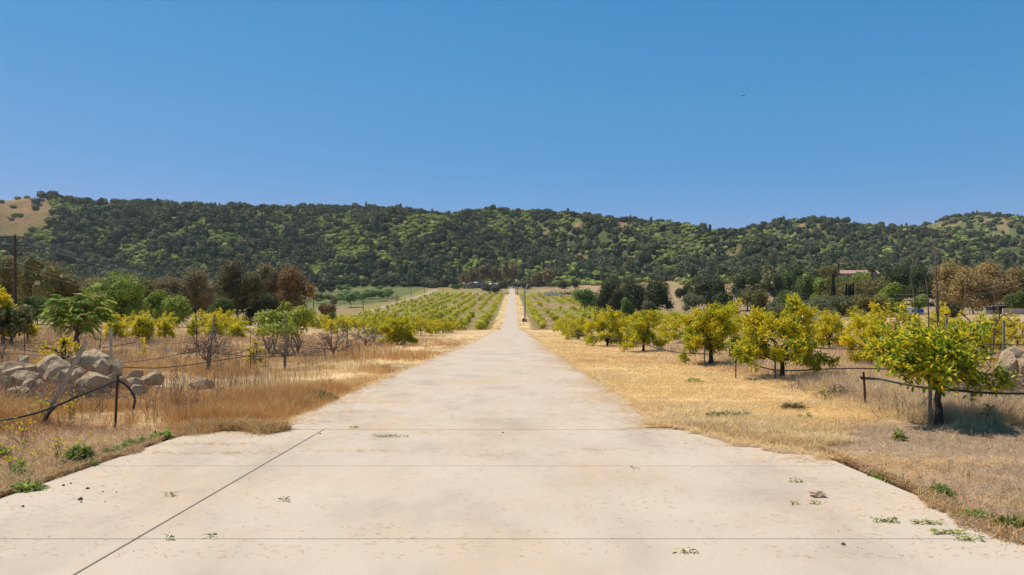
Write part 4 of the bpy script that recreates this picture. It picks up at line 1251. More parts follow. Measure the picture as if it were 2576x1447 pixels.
for i, a in enumerate([
    (-60, 608, 325, 800, 18.9, 'long flat-topped boulder at the far left of the pile, cut by the photo edge', 5, 0, .6),
    (50, 665, 275, 800, 18.1, 'pale wedge-shaped boulder lying against the long flat-topped one', 5, 0, .8),
    (262, 643, 392, 720, 18.6, 'small pale boulder between the wedge and the tall domed boulder', 5),
    (120, 703, 372, 850, 17.2, 'rounded loaf-shaped boulder at the front left of the pile', 5),
    (-10, 755, 125, 905, 16.9, 'squarish boulder at the left edge below the loaf-shaped one', 5),
    (372, 543, 640, 800, 18.6, 'tallest domed boulder with a smooth pointed top', 5, 0, .8),
    (425, 592, 765, 800, 18.0, 'broad boulder with a sharp ridge leaning on the tall domed one', 5, 0, .7),
    (700, 500, 1110, 720, 19.3, 'largest brown slab at the back of the pile', 5, .1, .7),
    (938, 572, 1108, 745, 17.7, 'pale egg-shaped boulder perched on top in the middle of the pile', 5),
    (1078, 567, 1242, 750, 17.9, 'pinkish blocky boulder perched at the right end of the top', 5),
    (785, 712, 1100, 900, 16.8, 'pyramid-shaped boulder at the front of the pile', 5),
    (1072, 722, 1205, 850, 17.1, 'smooth upright boulder under the pinkish blocky one', 5),
    (1195, 700, 1435, 830, 17.9, 'low dusty boulder right of the pile, partly buried', 5),
    (1278, 778, 1465, 880, 16.9, 'flat pale boulder lying in the dry grass in front of the rightmost two', 5),
    (1415, 708, 1625, 830, 17.4, 'sharp-edged pale boulder at the right end of the pile', 5),
    (1305, 852, 1470, 940, 15.9, 'half-buried boulder nearest the black hose loop', 5),
    (1935, 772, 2165, 905, 17.9, 'single boulder apart from the pile beside the small leafless tree', 5),
    (20, 865, 310, 1010, 15.8, 'dusty half-buried boulder at the front left under dead twigs', 5),
    (185, 560, 285, 650, 20.2, 'small reddish boulder peeping out behind the long flat-topped one', 5),
    (325, 793, 465, 880, 17.0, 'small stone wedged between the loaf-shaped and the broad boulder', 5),
    (715, 664, 850, 770, 17.6, 'dark stone in the gap under the largest slab', 5),
    (205, 782, 345, 900, 16.3, 'rough brown stone leaning on the front of the loaf-shaped boulder', 5),
    (560, 690, 800, 850, 17.3, 'sloping boulder behind the leaning steel post', 5),
    (2230, 500, 2560, 800, 19.0, 'large pale boulder with a hollow side behind the nearest citrus tree', 8, .3, .8),
    (2360, 462, 2560, 560, 19.2, 'flat brown slab lying on top of the hollow boulder', 8, .2, .9),
    (2520, 590, 2680, 800, 18.6, 'rounded boulder cut by the right edge of the photo', 8),
]):
    z = a[6]; rzv = a[7] if len(a) > 7 else 0.0; dp = a[8] if len(a) > 8 else .85
    zrock(*a[:6], 700 + i*7, z, rz=rzv, depth=dp)


# ------------------------------------------------------------------ stakes, rods and hoses
def stake(px, ytop, d, label, r=.018, m=None, lean=0.0, name='stake', group='stakes in the field', sides=6, yaw=0.0, cat='stake', capm=None):
    b = G(px, d); h = hgt(px, ytop, d)
    mb = MB(); tube(mb, [(0, 0, -.2), (lean*.5, 0, h*.5), (lean, yaw, h)], r, sides)
    o = mb.build(name, m or M_RUST, smooth=sides > 4); o.location = b
    tag(o, label, cat, group); return o


for a in [
    (62, 822, 27, 'thin rusty rod at the left with a small citrus behind it', .014),
    (153, 817, 32, 'thin rusty rod in front of the feather-leaved tree', .016),
    (307, 862, 27.5, 'short thin rod right of the pile between two sagging hoses', .013),
    (350, 824, 36, 'grey stake beside the tiny yellow sapling', .016),
    (400, 815, 46, 'dark rod left of the hose crossing in the middle of the left field', .02),
    (393, 822, 38, 'thin pale stake leaning left in the middle of the left field', .014, 'w', -.35),
    (494, 820, 30, 'brown rod behind the small leafless tree', .018),
    (630, 888, 22.9, 'dark rod holding up the front hose', .016),
    (551, 821, 48, 'thin grey stake right of the leaning wooden stake', .02, 'w'),
    (570, 820, 50, 'thin grey stake under the low yellow-green bush', .02, 'w'),
    (630, 822, 42, 'thin dark rod above the golden thin citrus', .018),
    (668, 866, 27, 'short thin rod left of the leafless spreading tree', .013),
    (817, 877, 31, 'blackened rod where two hoses meet', .022),
    (904, 866, 35.5, 'rusty rod at the end of the hose line', .018),
    (834, 815, 40, 'grey square stake behind the blackened-trunk tree', .03, 'w'),
    (874, 815, 43, 'pale broken stake left of the low branch tangle', .045, 'w'),
    (310, 820, 40, 'thin pale stake leaning right behind the steel post', .014, 'w', .3),
    (1851, 896, 21, 'rusty rod with a black hose tied to its top', .02),
    (2021, 886, 23, 'thin dark rod under the wide citrus tree', .014),
    (2381, 800, 25.5, 'grey wooden stake seen above the nearest citrus tree', .045, 'w'),
    (2525, 807, 27, 'grey wooden stake near the right edge', .045, 'w'),
    (1950, 880, 20.6, 'dark stake tied beside the trunk of the wide citrus tree', .03, 'w'),
    (1772, 870, 26.6, 'thin stake beside the trunk of the third roadside tree', .028, 'w'),
]:
    stake(*a[:4], r=a[4], m=M_WOOD if len(a) > 5 else M_RUST, lean=a[6] if len(a) > 6 else 0)
stake(719, 790, 24.5, 'tall thin stake standing beside the leafless spreading tree', .022, M_WOOD)
stake(2340, 954, 12.05, 'grey square stake tied close to the nearest citrus trunk', .034, M_WOOD, sides=4)
stake(2178, 936, 14.2, 'dark rod where the nearest right hand hose begins', .022, M_RUST, -.05)
stake(523, 792, 23.0, 'tall grey wooden stake leaning right beside the small leafless tree', .036, M_WOOD, .22, sides=4)
stake(279, 824, 22.5, 'upright blue-grey steel post behind the boulders', .05, M_STEEL, 0, 'steel_post', None, 4, cat='post')
stake(289, 943, 11.25, 'dark rusty rod propping up the nearest black hose', .019, M_RUST, .05)
# leaning galvanised post
b = G(86, 11.5); tp = W(217, 858, 11.2)
mb = MB(); P_ = [b + Vector((-.05, .05, -.25)), tp]
v = (P_[1]-P_[0]).normalized(); sd = v.cross(Vector((0, 1, 0))).normalized(); up = sd.cross(v)
for o_, wd, th in ((Vector((0, 0, 0)), .075, .012), (up*.02, .012, .04)):
    V = []
    for q in P_:
        for s1, s2 in ((-1, -1), (1, -1), (1, 1), (-1, 1)):
            V.append((q + o_ + sd*wd/2*s1 + up*th/2*s2)[:])
    mb.add(V, [[0, 3, 2, 1], [4, 5, 6, 7], [0, 1, 5, 4], [1, 2, 6, 5], [2, 3, 7, 6], [3, 0, 4, 7]])
o = mb.build('leaning_post', M_STEEL); tag(o, 'grey steel post leaning to the right in front of the boulders', 'post')


def smooth_path(pts, k=6):
    P = np.array([p[:] for p in pts], float); n = len(P); out = []
    for i in range(n-1):
        p0, p1, p2, p3 = P[max(i-1, 0)], P[i], P[i+1], P[min(i+2, n-1)]
        for t in np.linspace(0, 1, k, endpoint=False):
            out.append(.5*((2*p1) + (-p0+p2)*t + (2*p0-5*p1+4*p2-p3)*t*t + (-p0+3*p1-3*p2+p3)*t**3))
    out.append(P[-1]); return np.array(out)


def hose(pts, r, label, m=None):
    P = smooth_path([W(x, y, d) for x, y, d in pts])
    mb = MB(); tube(mb, P, r, 6)
    o = mb.build('irrigation_hose', m or M_HOSE, smooth=True)
    tag(o, label, 'hose', 'irrigation hoses'); return o


Z5 = lambda x, y, d: (x/4, 754.7 + y/4, d)
Z6 = lambda x, y, d: (644 + x/4, 754.7 + y/4, d)
Z7 = lambda x, y, d: (1288 + x/4, 754.7 + y/4, d)
Z8 = lambda x, y, d: (1932 + x/4, 754.7 + y/4, d)
hose([Z5(-200, 1240, 11.0), Z5(0, 1215, 11.1), Z5(300, 1155, 11.2), Z5(540, 1078, 11.25), Z5(850, 945, 11.25), Z5(1050, 865, 11.25), Z5(1165, 818, 11.25), Z5(1215, 822, 11.25), Z5(1290, 880, 11.3), Z5(1340, 950, 11.3), Z5(1358, 1010, 11.3), Z5(1343, 1095, 11.3)],
     .019, 'thick black hose nearest the camera, rising to a rod and bending down in a hook')
hose([Z5(440, 1030, 11.6), Z5(480, 1015, 11.5), Z5(530, 1035, 11.45), Z5(555, 1075, 11.3), Z5(500, 1135, 11.3), Z5(430, 1245, 11.35)], .021, 'short black hose tail hanging around the leaning steel post')
hose([Z5(1150, 672, 18.2), Z5(1240, 676, 18.6), Z5(1500, 686, 19.8), Z5(1700, 677, 20.8), Z5(1930, 650, 21.6), Z5(2200, 610, 22.2), Z5(2520, 560, 22.9)], .016, 'black hose sagging from the boulders to a rod by the small leafless tree')
hose([Z5(2520, 562, 22.9), Z6(0, 570, 23.2), Z6(330, 566, 25.2), Z6(500, 545, 27.5), Z6(690, 507, 31)], .016, 'dark hose sagging behind the leafless spreading tree trunk', M_HOSEG)
hose([Z5(1150, 640, 20.2), Z5(1235, 632, 20.5), Z5(1600, 590, 22), Z5(1900, 525, 23.5), Z5(2100, 530, 23.8), Z5(2300, 550, 24), Z5(2576, 572, 24.3)], .014, 'pale hose arching above the lower black one toward the small leafless tree', M_HOSEG)
hose([Z5(2200, 545, 24.5), Z5(2400, 535, 24.5), Z6(0, 460, 26), Z6(140, 450, 27), Z6(280, 470, 28), Z6(480, 484, 29.5), Z6(690, 490, 31), Z6(860, 480, 33), Z6(1042, 448, 35.4)], .016, 'hose line running through the leafless trees to the last rod', M_HOSEG)
hose([Z6(280, 462, 28), Z6(410, 452, 28.5), Z6(540, 465, 30), Z6(690, 500, 31)], .014, 'short hose arching beside the leafless spreading tree', M_HOSEG)
hose([Z6(800, 385, 36), Z6(900, 345, 35.5), Z6(960, 350, 35.5), Z6(1003, 385, 35.5), Z6(1006, 440, 35.5), Z6(1042, 446, 35.5)], .018, 'hose bent in an arch at the end of the line', M_HOSEG)
hose([Z6(1004, 384, 36), Z6(1200, 368, 39), Z6(1290, 372, 41), Z6(1345, 400, 42)], .018, 'pale hose running behind the bare branches to the full yellow-green bush', M_HOSEG)
hose([Z5(-100, 575, 20.8), Z5(0, 562, 21), Z5(120, 543, 21), Z5(250, 540, 21), Z5(430, 560, 21)], .016, 'grey hose behind the boulders at the left edge', M_HOSEG)
hose([Z5(-100, 455, 24.8), Z5(0, 468, 25), Z5(210, 498, 25), Z5(430, 525, 25.5), Z5(800, 520, 26.5), Z5(1100, 470, 27.5), Z5(1370, 428, 28.5)], .015, 'long dark hose crossing behind the boulders and the steel post')
hose([Z5(-100, 465, 29), Z5(240, 487, 28), Z5(500, 484, 28), Z5(760, 480, 28), Z5(1250, 462, 28)], .012, 'thin hose lower than its neighbours behind the golden tree', M_HOSEG)
hose([Z5(880, 360, 30), Z5(1000, 395, 29), Z5(1220, 405, 28.5), Z5(1228, 450, 28), Z5(1500, 490, 26.5), Z5(1830, 522, 25)], .013, 'pale thin hose hanging right of the steel post', M_HOSEG)
hose([Z5(1130, 385, 33), Z5(1350, 425, 31), Z5(1600, 480, 28), Z5(1900, 500, 27), Z5(2200, 470, 30), Z5(2576, 462, 33)], .013, 'thin pale hose highest across the middle of the left field', M_HOSEG)
hose([Z5(1480, 400, 40), Z5(1700, 440, 36), Z5(1950, 430, 38), Z5(2250, 490, 33), Z5(2576, 505, 30)], .013, 'thin grey hose passing behind the leaning wooden stake', M_HOSEG)
hose([Z5(1700, 325, 50), Z5(1850, 365, 46), Z5(2100, 375, 46), Z5(2400, 340, 48)], .016, 'pale hose far back in the left field', M_HOSEG)
hose([Z8(930, 778, 14.2), Z8(975, 783, 14.2), Z8(1100, 793, 13.8), Z8(1380, 850, 12.8), Z8(1620, 888, 12.1), Z8(1900, 912, 11.9), Z8(2200, 935, 11.9), Z8(2576, 942, 11.8), Z8(2800, 938, 11.7)], .021, 'thick black hose running behind the nearest citrus trunk')
hose([Z8(935, 790, 14.2), Z8(1000, 795, 14.15), Z8(1130, 800, 13.7)], .02, 'doubled-back end of black hose tied to the dark rod', M_HOSE)
hose([Z7(2248, 592, 21), Z7(2300, 598, 21), Z7(2400, 640, 21), Z7(2576, 692, 21), Z8(140, 712, 21), Z8(330, 708, 21), Z8(600, 695, 21), Z8(960, 690, 21), Z8(1300, 700, 21)], .020, 'black hose sagging under the wide citrus tree')
hose([Z8(-200, 480, 26), Z8(380, 485, 26), Z8(700, 494, 26), Z8(960, 500, 26)], .016, 'thin black hose behind the wide citrus tree', M_HOSE)
hose([Z8(2030, 448, 25), Z8(2300, 450, 25), Z8(2700, 455, 25)], .016, 'thin dark hose at the right edge above the boulders', M_HOSE)
hose([Z7(500, 290, 60), Z7(800, 360, 42), Z7(1000, 385, 38), Z7(1250, 425, 33), Z7(1600, 520, 27.5), Z7(2000, 545, 27)], .018, 'thin black hose running along the feet of the roadside citrus trees', M_HOSE)


def W5(x, y, d):
    x, y, d = Z5(x, y, d); return W(x, y, d)


# dead leaning branch and dead stems by the boulders
mb = MB()
tube(mb, smooth_path([W5(405, 1262, 11.6), W5(500, 1120, 11.7), W5(600, 930, 12), W5(650, 830, 12.2), W5(735, 690, 12.6)]), np.linspace(.028, .012, 25), 6)
for l in ([(735, 690, 12.6), (880, 630, 12.8), (960, 545, 13), (1000, 470, 13.1)], [(1000, 470, 13.1), (1015, 380, 13.2), (1020, 300, 13.3)], [(1000, 480, 13.1), (1060, 410, 13.3), (1075, 360, 13.3)],
          [(650, 830, 12.2), (740, 780, 12.4), (800, 770, 12.5)], [(735, 690, 12.6), (690, 600, 12.7), (640, 570, 12.8), (560, 560, 12.9)], [(600, 930, 12), (520, 800, 12.2), (440, 740, 12.4)], [(880, 630, 12.8), (940, 640, 12.9), (1080, 660, 13)]):
    pp = smooth_path([W5(*q) for q in l]); tube(mb, pp, np.linspace(.012, .004, len(pp)), 4, cap=False)
o = mb.build('dead_branch', M_TWIG, smooth=True); tag(o, 'long dead branch leaning with the steel post, twigs spreading over the boulders', 'branch')


def twig_pile(px, d, wpx, h, n, label, seed, cat='brush pile', name='brush_pile', m=None, flat=.5, dep=1.0):
    rng = np.random.default_rng(seed); R = wpx/F*d/2; g = G(px, d); mb = MB()
    for k in range(n):
        a = rng.uniform(0, 6.28); q = R*math.sqrt(rng.random())
        x, y = q*math.cos(a), q*math.sin(a)*dep
        z = tz(g.x+x, g.y+y) - g.z + rng.random()*h*max(.1, 1-(q/R)**2)
        L = rng.uniform(.25, .8)*(min(1, R) if R < 6 else R*.35); dv = unit(rng.normal(0, 1, 3)*np.array([1, 1, flat]))
        tube(mb, bend(rng, np.array([x, y, z]) - dv*L/2, np.array([x, y, z + .05]) + dv*L/2, 4, .12), np.linspace(.008, .003, 4)*max(1, d/16), 3, cap=False)
    o = mb.build(name, m or M_TWIG); o.location = g
    tag(o, label, cat); return o


twig_pile(130, 14.6, 330, .42, 420, 'tangle of grey dead twigs in front of the boulders', 801)
twig_pile(2520, 15.5, 330, .62, 620, 'heap of grey dead twigs at the right edge below the big boulder', 802)
twig_pile(2110, 16, 90, .3, 120, 'low grey dead weed left of the nearest citrus tree', 803)
twig_pile(1392, 505, 64, 2.6, 420, 'grey mound of cut brush right of the far road end', 804, m=surf('bleached_brush', (.32, .31, .31), (.46, .45, .45), 2, .9), flat=.4)
twig_pile(1450, 520, 110, 1.6, 420, 'low brown bank of brush right of the grey mound', 805, m=surf('brown_brush', (.12, .08, .055), (.25, .17, .12), 1, .9), flat=.4)


def dead_weed(px, d, h, n, label, seed, spread=.5):
    rng = np.random.default_rng(seed); g = G(px, d); mb = MB()
    for k in range(n):
        a = rng.uniform(0, 6.28); q = spread*math.sqrt(rng.random())*.5; x, y = q*math.cos(a), q*math.sin(a)
        H = h*rng.uniform(.6, 1.1); P = bend(rng, (x, y, -.05), (x + rng.normal(0, .16), y + rng.normal(0, .12), H), 6, .05)
        tube(mb, P, np.linspace(.006, .002, 6), 4, cap=False)
        for j in range(rng.integers(3, 8)):
            b = at_t(P, rng.uniform(.3, .95)); dv = unit(rng.normal(0, 1, 3)*np.array([1, 1, .4]) + np.array([0, 0, .7]))
            tube(mb, bend(rng, b, b + dv*rng.uniform(.08, .26), 3, .1), np.linspace(.003, .0015, 3), 3, cap=False)
    o = mb.build('dead_weed', M_TWIG); o.location = g
    tag(o, label, 'weed', 'dry weed stems'); return o


for i, (px, d, h, n, lab) in enumerate([
    (372, 12.3, .75, 7, 'tall dry weed stems just right of the hose hook'), (440, 13.5, .7, 9, 'cluster of dry weed stems between the hose hook and the single boulder'),
    (468, 15, .65, 8, 'dry grey weed stems in front of the single boulder'), (560, 15.5, .6, 9, 'dry weed stems right of the single boulder'), (505, 13.2, .55, 6, 'thin dry weed stems below the single boulder'),
    (2236, 12.4, .62, 5, 'dry forked weed left of the nearest citrus trunk, seen against tan grass'), (2290, 12.6, .6, 6, 'dry branching weed between the dark rod and the grey square stake'),
    (2425, 12.6, .66, 6, 'dry upright weed right of the nearest citrus trunk'), (2490, 12.2, .6, 7, 'dry spreading weed with a dark leafy base right of the nearest trunk'), (2010, 17, .45, 5, 'small dry weed in the tan grass under the wide citrus tree'),
    (600, 24, .8, 7, 'dry weed stems between the small leafless tree and the thin golden citrus'), (240, 13.0, .5, 7, 'dry weed stems behind the rod that props the nearest hose'),
    (455, 20.5, .9, 9, 'twiggy dry shrub between the rightmost boulders and the small leafless tree'), (560, 27, 1.0, 9, 'twiggy dry shrub right behind the small leafless tree'), (660, 21, .8, 8, 'twiggy dry shrub in front of the thin golden citrus'),
    (780, 27, .9, 9, 'twiggy dry shrub between the leafless spreading tree and the blackened trunk'), (890, 34, .9, 8, 'twiggy dry shrub at the foot of the last hose rod'), (420, 27, 1.0, 8, 'twiggy dry shrub between the tiny yellow sapling and the brown rod'),
    (230, 25, .9, 8, 'twiggy dry shrub left of the upright steel post'), (30, 22, .9, 8, 'twiggy dry shrub behind the long flat-topped boulder')]):
    dead_weed(px, d, h, n, lab, 820 + i)

# ------------------------------------------------------------------ grass
def blades(mb, P, h, tint, rng, nb, wid, spread, lean=.35, head=1.0):
    """nb upright bent blades round every point of P"""
    n = len(P); N = n*nb
    base = np.repeat(P, nb, 0); hh = np.repeat(h, nb) * rng.uniform(.5, 1.15, N)
    sp = np.repeat(np.broadcast_to(spread, (n,)), nb)
    a = rng.uniform(0, 2*PI, N); q = np.sqrt(rng.random(N)) * sp
    base = base + np.stack([q*np.cos(a), q*np.sin(a), np.full(N, -.02)], 1)
    az = rng.uniform(0, 2*PI, N); ln = np.abs(rng.normal(0, lean, N)) * hh
    top = base + np.stack([ln*np.cos(az), ln*np.sin(az), hh], 1)
    mid = base + (top-base)*.6 + np.stack([-ln*np.cos(az)*.18, -ln*np.sin(az)*.18, hh*.05], 1)
    az2 = rng.uniform(0, 2*PI, N); w = np.repeat(np.broadcast_to(wid, (n,)), nb)[:, None]*rng.uniform(.6, 1.3, (N, 1))*.5
    s = np.stack([np.cos(az2), np.sin(az2), np.zeros(N)], 1)*w
    V = np.stack([base - s*.8, base + s*.8, mid + s*head, top, mid - s*head], 1).reshape(-1, 3)
    b = np.arange(N)[:, None]*5
    t = np.repeat(np.repeat(tint, nb, 0)*rng.uniform(.75, 1.2, (N, 1)), 5, 0)
    k = mb.n
    mb.add(V, b + np.array([[0, 1, 2, 4]]), np.clip(t, 0, 1))
    mb.L.append((b + np.array([[4, 2, 3]]) + k).ravel()); mb.C.append(np.full(N, 3, int)); mb.M.append(np.zeros(N, int))


def straws(mb, P, L, tint, rng, wid, tilt=.15, zup=.012, align=None):
    """loose straws lying on a surface"""
    n = len(P); a = rng.uniform(0, 2*PI, n) if align is None else rng.normal(align, .5, n)
    d = np.stack([np.cos(a), np.sin(a), rng.normal(0, tilt, n)], 1); s = np.stack([-np.sin(a), np.cos(a), np.zeros(n)], 1)
    L = np.broadcast_to(L, (n,))[:, None]*rng.uniform(.5, 1.3, (n, 1)); w = np.broadcast_to(wid, (n,))[:, None]
    P = P + np.array([0, 0, zup]); hm = np.abs(d[:, 2:3])*L*.5
    P = P + np.concatenate([np.zeros((n, 2)), hm], 1); m = P + s*L*rng.normal(0, .08, (n, 1))
    V = np.stack([P - d*L/2 - s*w/2, m - s*w/2, P + d*L/2, m + s*w/2], 1).reshape(-1, 3)
    mb.add(V, np.arange(4*n).reshape(-1, 4), np.repeat(np.clip(tint, 0, 1), 4, 0))


def scatter(rng, n, y0, y1, xl, xr, power=2.0):
    """points over the ground between y0 and y1, thinning out with distance"""
    u = rng.random(n)
    y = (y0**(1-power) + u*(y1**(1-power) - y0**(1-power)))**(1/(1-power))
    lo = xl(y); hi = xr(y); x = lo + (hi-lo)*rng.random(n)
    return x, y


def redge(y, side):
    c = roadc(y)
    if side < 0:
        return np.where(y < 10.88, -5.0, np.interp(y, [0, 30, 70, 120, 187, 660], [0, 0, 0, 0, 0, 0]) + c + np.interp(y, [0, 30, 70, 120, 187, 660], [-3.15, -2.95, -2.55, -2.3, -2.4, -2.4]))
    return np.where(y < 9.0, 4.03, np.where(y < 11.0, 4.03 - (y-9.0)*.7, c + np.interp(y, [0, 30, 70, 120, 187, 660], [3.55, 3.1, 2.7, 2.4, 2.4, 2.4])))


GOLD_ = np.array([.78, .50, .19]); BROWN_ = np.array([.60, .35, .155]); PALE_ = np.array([.88, .68, .38]); GREY_ = np.array([.47, .355, .25]); RED_ = np.array([.60, .36, .215])
rng = np.random.default_rng(1001)
# left: tall brown grass
mb = MB()
x, y = scatter(rng, 38000, 10.6, 75, lambda y: -.98*y - 7, lambda y: redge(y, -1) - .05 + np.where(y > 11.2, (fbm(y/1.1, y*0, 131)-.35)*.9, 0), 2.0)
n1 = fbm(x/2.2, y/1.6, 81); n2 = fbm(x/6, y/5, 82); dist = redge(y, -1) - x
keep = rng.random(len(x)) < np.clip(.3 + (n1-.36)*3.4, .05, 1)
mow = np.clip((n2 - .48)*9, 0, 1) * np.clip((9 - dist)/3, 0, 1) * (y > 14)
h = (.10 + .62*np.clip(n1-.1, 0, 1)) * (1 - .72*mow) * np.clip(.5 + dist*.9, .35, 1) * np.clip(1.05 - .004*y, .6, 1)
h = np.where((y < 11.6), h*.55, h); h = np.where((x < -6.2*y/17) & (y > 13.6) & (y < 19.5) & (x < -7.2), h*.52, h)
t = lerp3(BROWN_, GOLD_, (n2 - .3)*2.3); t = lerp3(t, GREY_*1.15, np.clip((dist-7)/10, 0, .6)*np.clip((n1-.35)*4, 0, 1)); t = lerp3(t, PALE_, mow*.8)
t = lerp3(t, RED_, np.clip(fbm(x/9, y/9, 85)-.5, 0, 1)*2.2)
P3 = np.stack([x, y, terrain(x, y)], 1)[keep]
sc_ = np.clip(y/16, .8, 3.0)[keep]
blades(mb, P3, h[keep], t[keep]*1.08, rng, 10, .0055*sc_, .10*sc_, .58, 1.25)
# sparse tall grey-brown stalks standing over the grass, thicker near the boulders
x, y = scatter(rng, 9000, 11.8, 60, lambda y: -.95*y - 5, lambda y: redge(y, -1) - 1.6, 2.0)
ok = rng.random(9000) < np.clip((fbm(x/2.6, y/2.2, 141) - .42)*5, .03, 1); x, y = x[ok], y[ok]; sc_ = np.clip(y/16, .9, 3.0)
blades(mb, np.stack([x, y, terrain(x, y)], 1), rng.uniform(.45, .85, len(x)), pal(rng, len(x), [GREY_*.62, GREY_*.85, BROWN_*.7], None, .2), rng, 4, .006*sc_, .22*sc_, .3, .8)
o = mb.build('dry_grass', M_GRASS); tag(o, 'tall brown dry grass filling the left field and verge', 'grass', kind='stuff')
# left apron edge: trampled short grass
mb = MB()
x, y = scatter(rng, 12000, 5.0, 11.6, lambda y: -.95*y - 5, lambda y: np.full_like(y, -5.02), 1.6)
n1 = fbm(x/1.1, y/1.1, 86)
t = lerp3(GREY_*1.2, RED_*1.1, (n1-.3)*2.4); t = lerp3(t, PALE_*.85, np.clip((n1-.55)*4, 0, 1))
P3 = np.stack([x, y, terrain(x, y)], 1)
blades(mb, P3, .05 + .17*np.clip(n1-.15, 0, 1)*rng.uniform(.6, 1.4, len(x)), t, rng, 8, .005, .07, .8)
x, y = scatter(rng, 22000, 4.6, 12, lambda y: -.95*y - 5, lambda y: np.full_like(y, -5.0), 1.6)
straws(mb, np.stack([x, y, terrain(x, y)], 1), .14, pal(rng, len(x), [PALE_*.85, GREY_*1.3, RED_*1.15], None, .2), rng, .0065, .3, .03)
o = mb.build('trampled_grass', M_GRASS); tag(o, 'short trampled brownish grass between the apron and the leaning post', 'grass', kind='stuff')
# right: mown straw between the road and the tree row, taller tan grass behind
mb = MB()
x, y = scatter(rng, 24000, 9.6, 95, lambda y: redge(y, 1) + .02, lambda y: np.interp(y, [9, 11, 12.0, 13, 20, 95], [4.3, 4.9, 5.8, 7.2, 8.6, 9]) + (fbm(y/.8, y*0, 152)-.5)*2.0, 1.9)
n1 = fbm(x/1.6, y/1.3, 91); n2 = fbm(x/4, y/6, 92)
h = .045 + .16*np.clip(n1-.25, 0, 1)
h = h + .16*np.clip((n2-.55)*4, 0, 1)*(y < 20)
sc_ = np.clip(y/14, .8, 3.0)
t = lerp3(np.clip(GOLD_*1.15, 0, .95), PALE_*1.05, (n1-.25)*2.2); t = lerp3(t, BROWN_*1.3, np.clip((n2-.58)*5, 0, .7))
soil = fbm(x/1.2, y/.9, 17); kp = rng.random(len(x)) > np.clip((soil - .60)*7, 0, .85)
blades(mb, np.stack([x, y, terrain(x, y)], 1)[kp], h[kp], t[kp], rng, 8, .0055*sc_[kp], .10*sc_[kp], .9)
x, y = scatter(rng, 26000, 9.2, 90, lambda y: redge(y, 1) - .15, lambda y: np.interp(y, [9, 11, 12.0, 13, 20, 95], [4.3, 4.9, 5.8, 7.2, 8.6, 9]) + (fbm(y/.8, y*0, 152)-.5)*2.0, 1.9)
sc_ = np.clip(y/13, .8, 3.0); onroad = x < redge(y, 1)+.25
z_ = np.where(onroad & (x < 2.9), terrain(0*y, y) + ROAD_UP, terrain(x, y))
straws(mb, np.stack([x, y, z_], 1), .20*np.sqrt(sc_), pal(rng, len(x), [PALE_*1.08, GOLD_*1.2, PALE_*.85], None, .15), rng, .0065*sc_, .22, .02)
o = mb.build('mown_straw', M_GRASS); tag(o, 'pale golden mown straw between the road and the right tree row', 'straw', kind='stuff')
mb = MB()
x, y = scatter(rng, 31000, 11.0, 80, lambda y: np.interp(y, [9, 12, 20, 95], [6.2, 6.3, 7.6, 8]) + (fbm(y/1.3, y*0, 151)-.5)*3.0, lambda y: .96*y + 7, 2.0)
n1 = fbm(x/2.0, y/1.6, 95); n2 = fbm(x/7, y/5, 96)
keep = rng.random(len(x)) < np.clip(.3 + (n1-.3)*2.4, .1, 1)
h = (.10 + .46*np.clip(n1-.1, 0, 1)) * np.clip(1.05 - .005*y, .6, 1)*np.clip((y-10.3)/1.6, .35, 1) * np.clip((x - np.interp(y, [9, 12, 20, 95], [5.6, 5.9, 7.0, 7.4]))/1.8, .3, 1)
t = lerp3(PALE_*.92, RED_*1.3, (n2-.3)*2.2); t = lerp3(t, GREY_*1.35, np.clip((n1-.5)*3, 0, .5))
sc_ = np.clip(y/16, .8, 3.0)[keep]
blades(mb, np.stack([x, y, terrain(x, y)], 1)[keep], h[keep], t[keep], rng, 10, .0055*sc_, .10*sc_, .6, 1.25)
o = mb.build('tan_grass', M_GRASS); tag(o, 'tan standing dry grass under and behind the right tree row', 'grass', kind='stuff')
# right front: grey-brown thatch
mb = MB()
x, y = scatter(rng, 56000, 4.2, 12.3, lambda y: redge(y, 1) + .0, lambda y: .92*y + 5, 1.5)
n1 = fbm(x/.9, y/.7, 97); n2 = fbm(x/2.5, y/1.2, 98)
t = pal(rng, len(x), [GREY_*.95, GREY_*.65, PALE_*.66, RED_*.72], (4, 3, 3, 3), .25)
t = lerp3(t, GOLD_*1.05, np.clip((n2-.66)*8, 0, 1)*.6 + .6*((np.abs(y-8.45 - (x-4)*.02) < .22) & (x < 7.2)))
z_ = terrain(x, y) + .05*n1*rng.random(len(x))
straws(mb, np.stack([x, y, z_], 1), .13, t, rng, .006, .35, .012)
x, y = scatter(rng, 4500, 5, 11.9, lambda y: redge(y, 1) + .05, lambda y: .92*y + 5, 1.5)
blades(mb, np.stack([x, y, terrain(x, y)], 1), .04 + .10*rng.random(len(x)), pal(rng, len(x), [GREY_*1.1, PALE_*.8, BROWN_], None, .2), rng, 6, .005, .06, 1.0)
o = mb.build('dead_thatch', M_GRASS); tag(o, 'flattened grey-brown dead grass on the ground right of the apron', 'grass', kind='stuff')
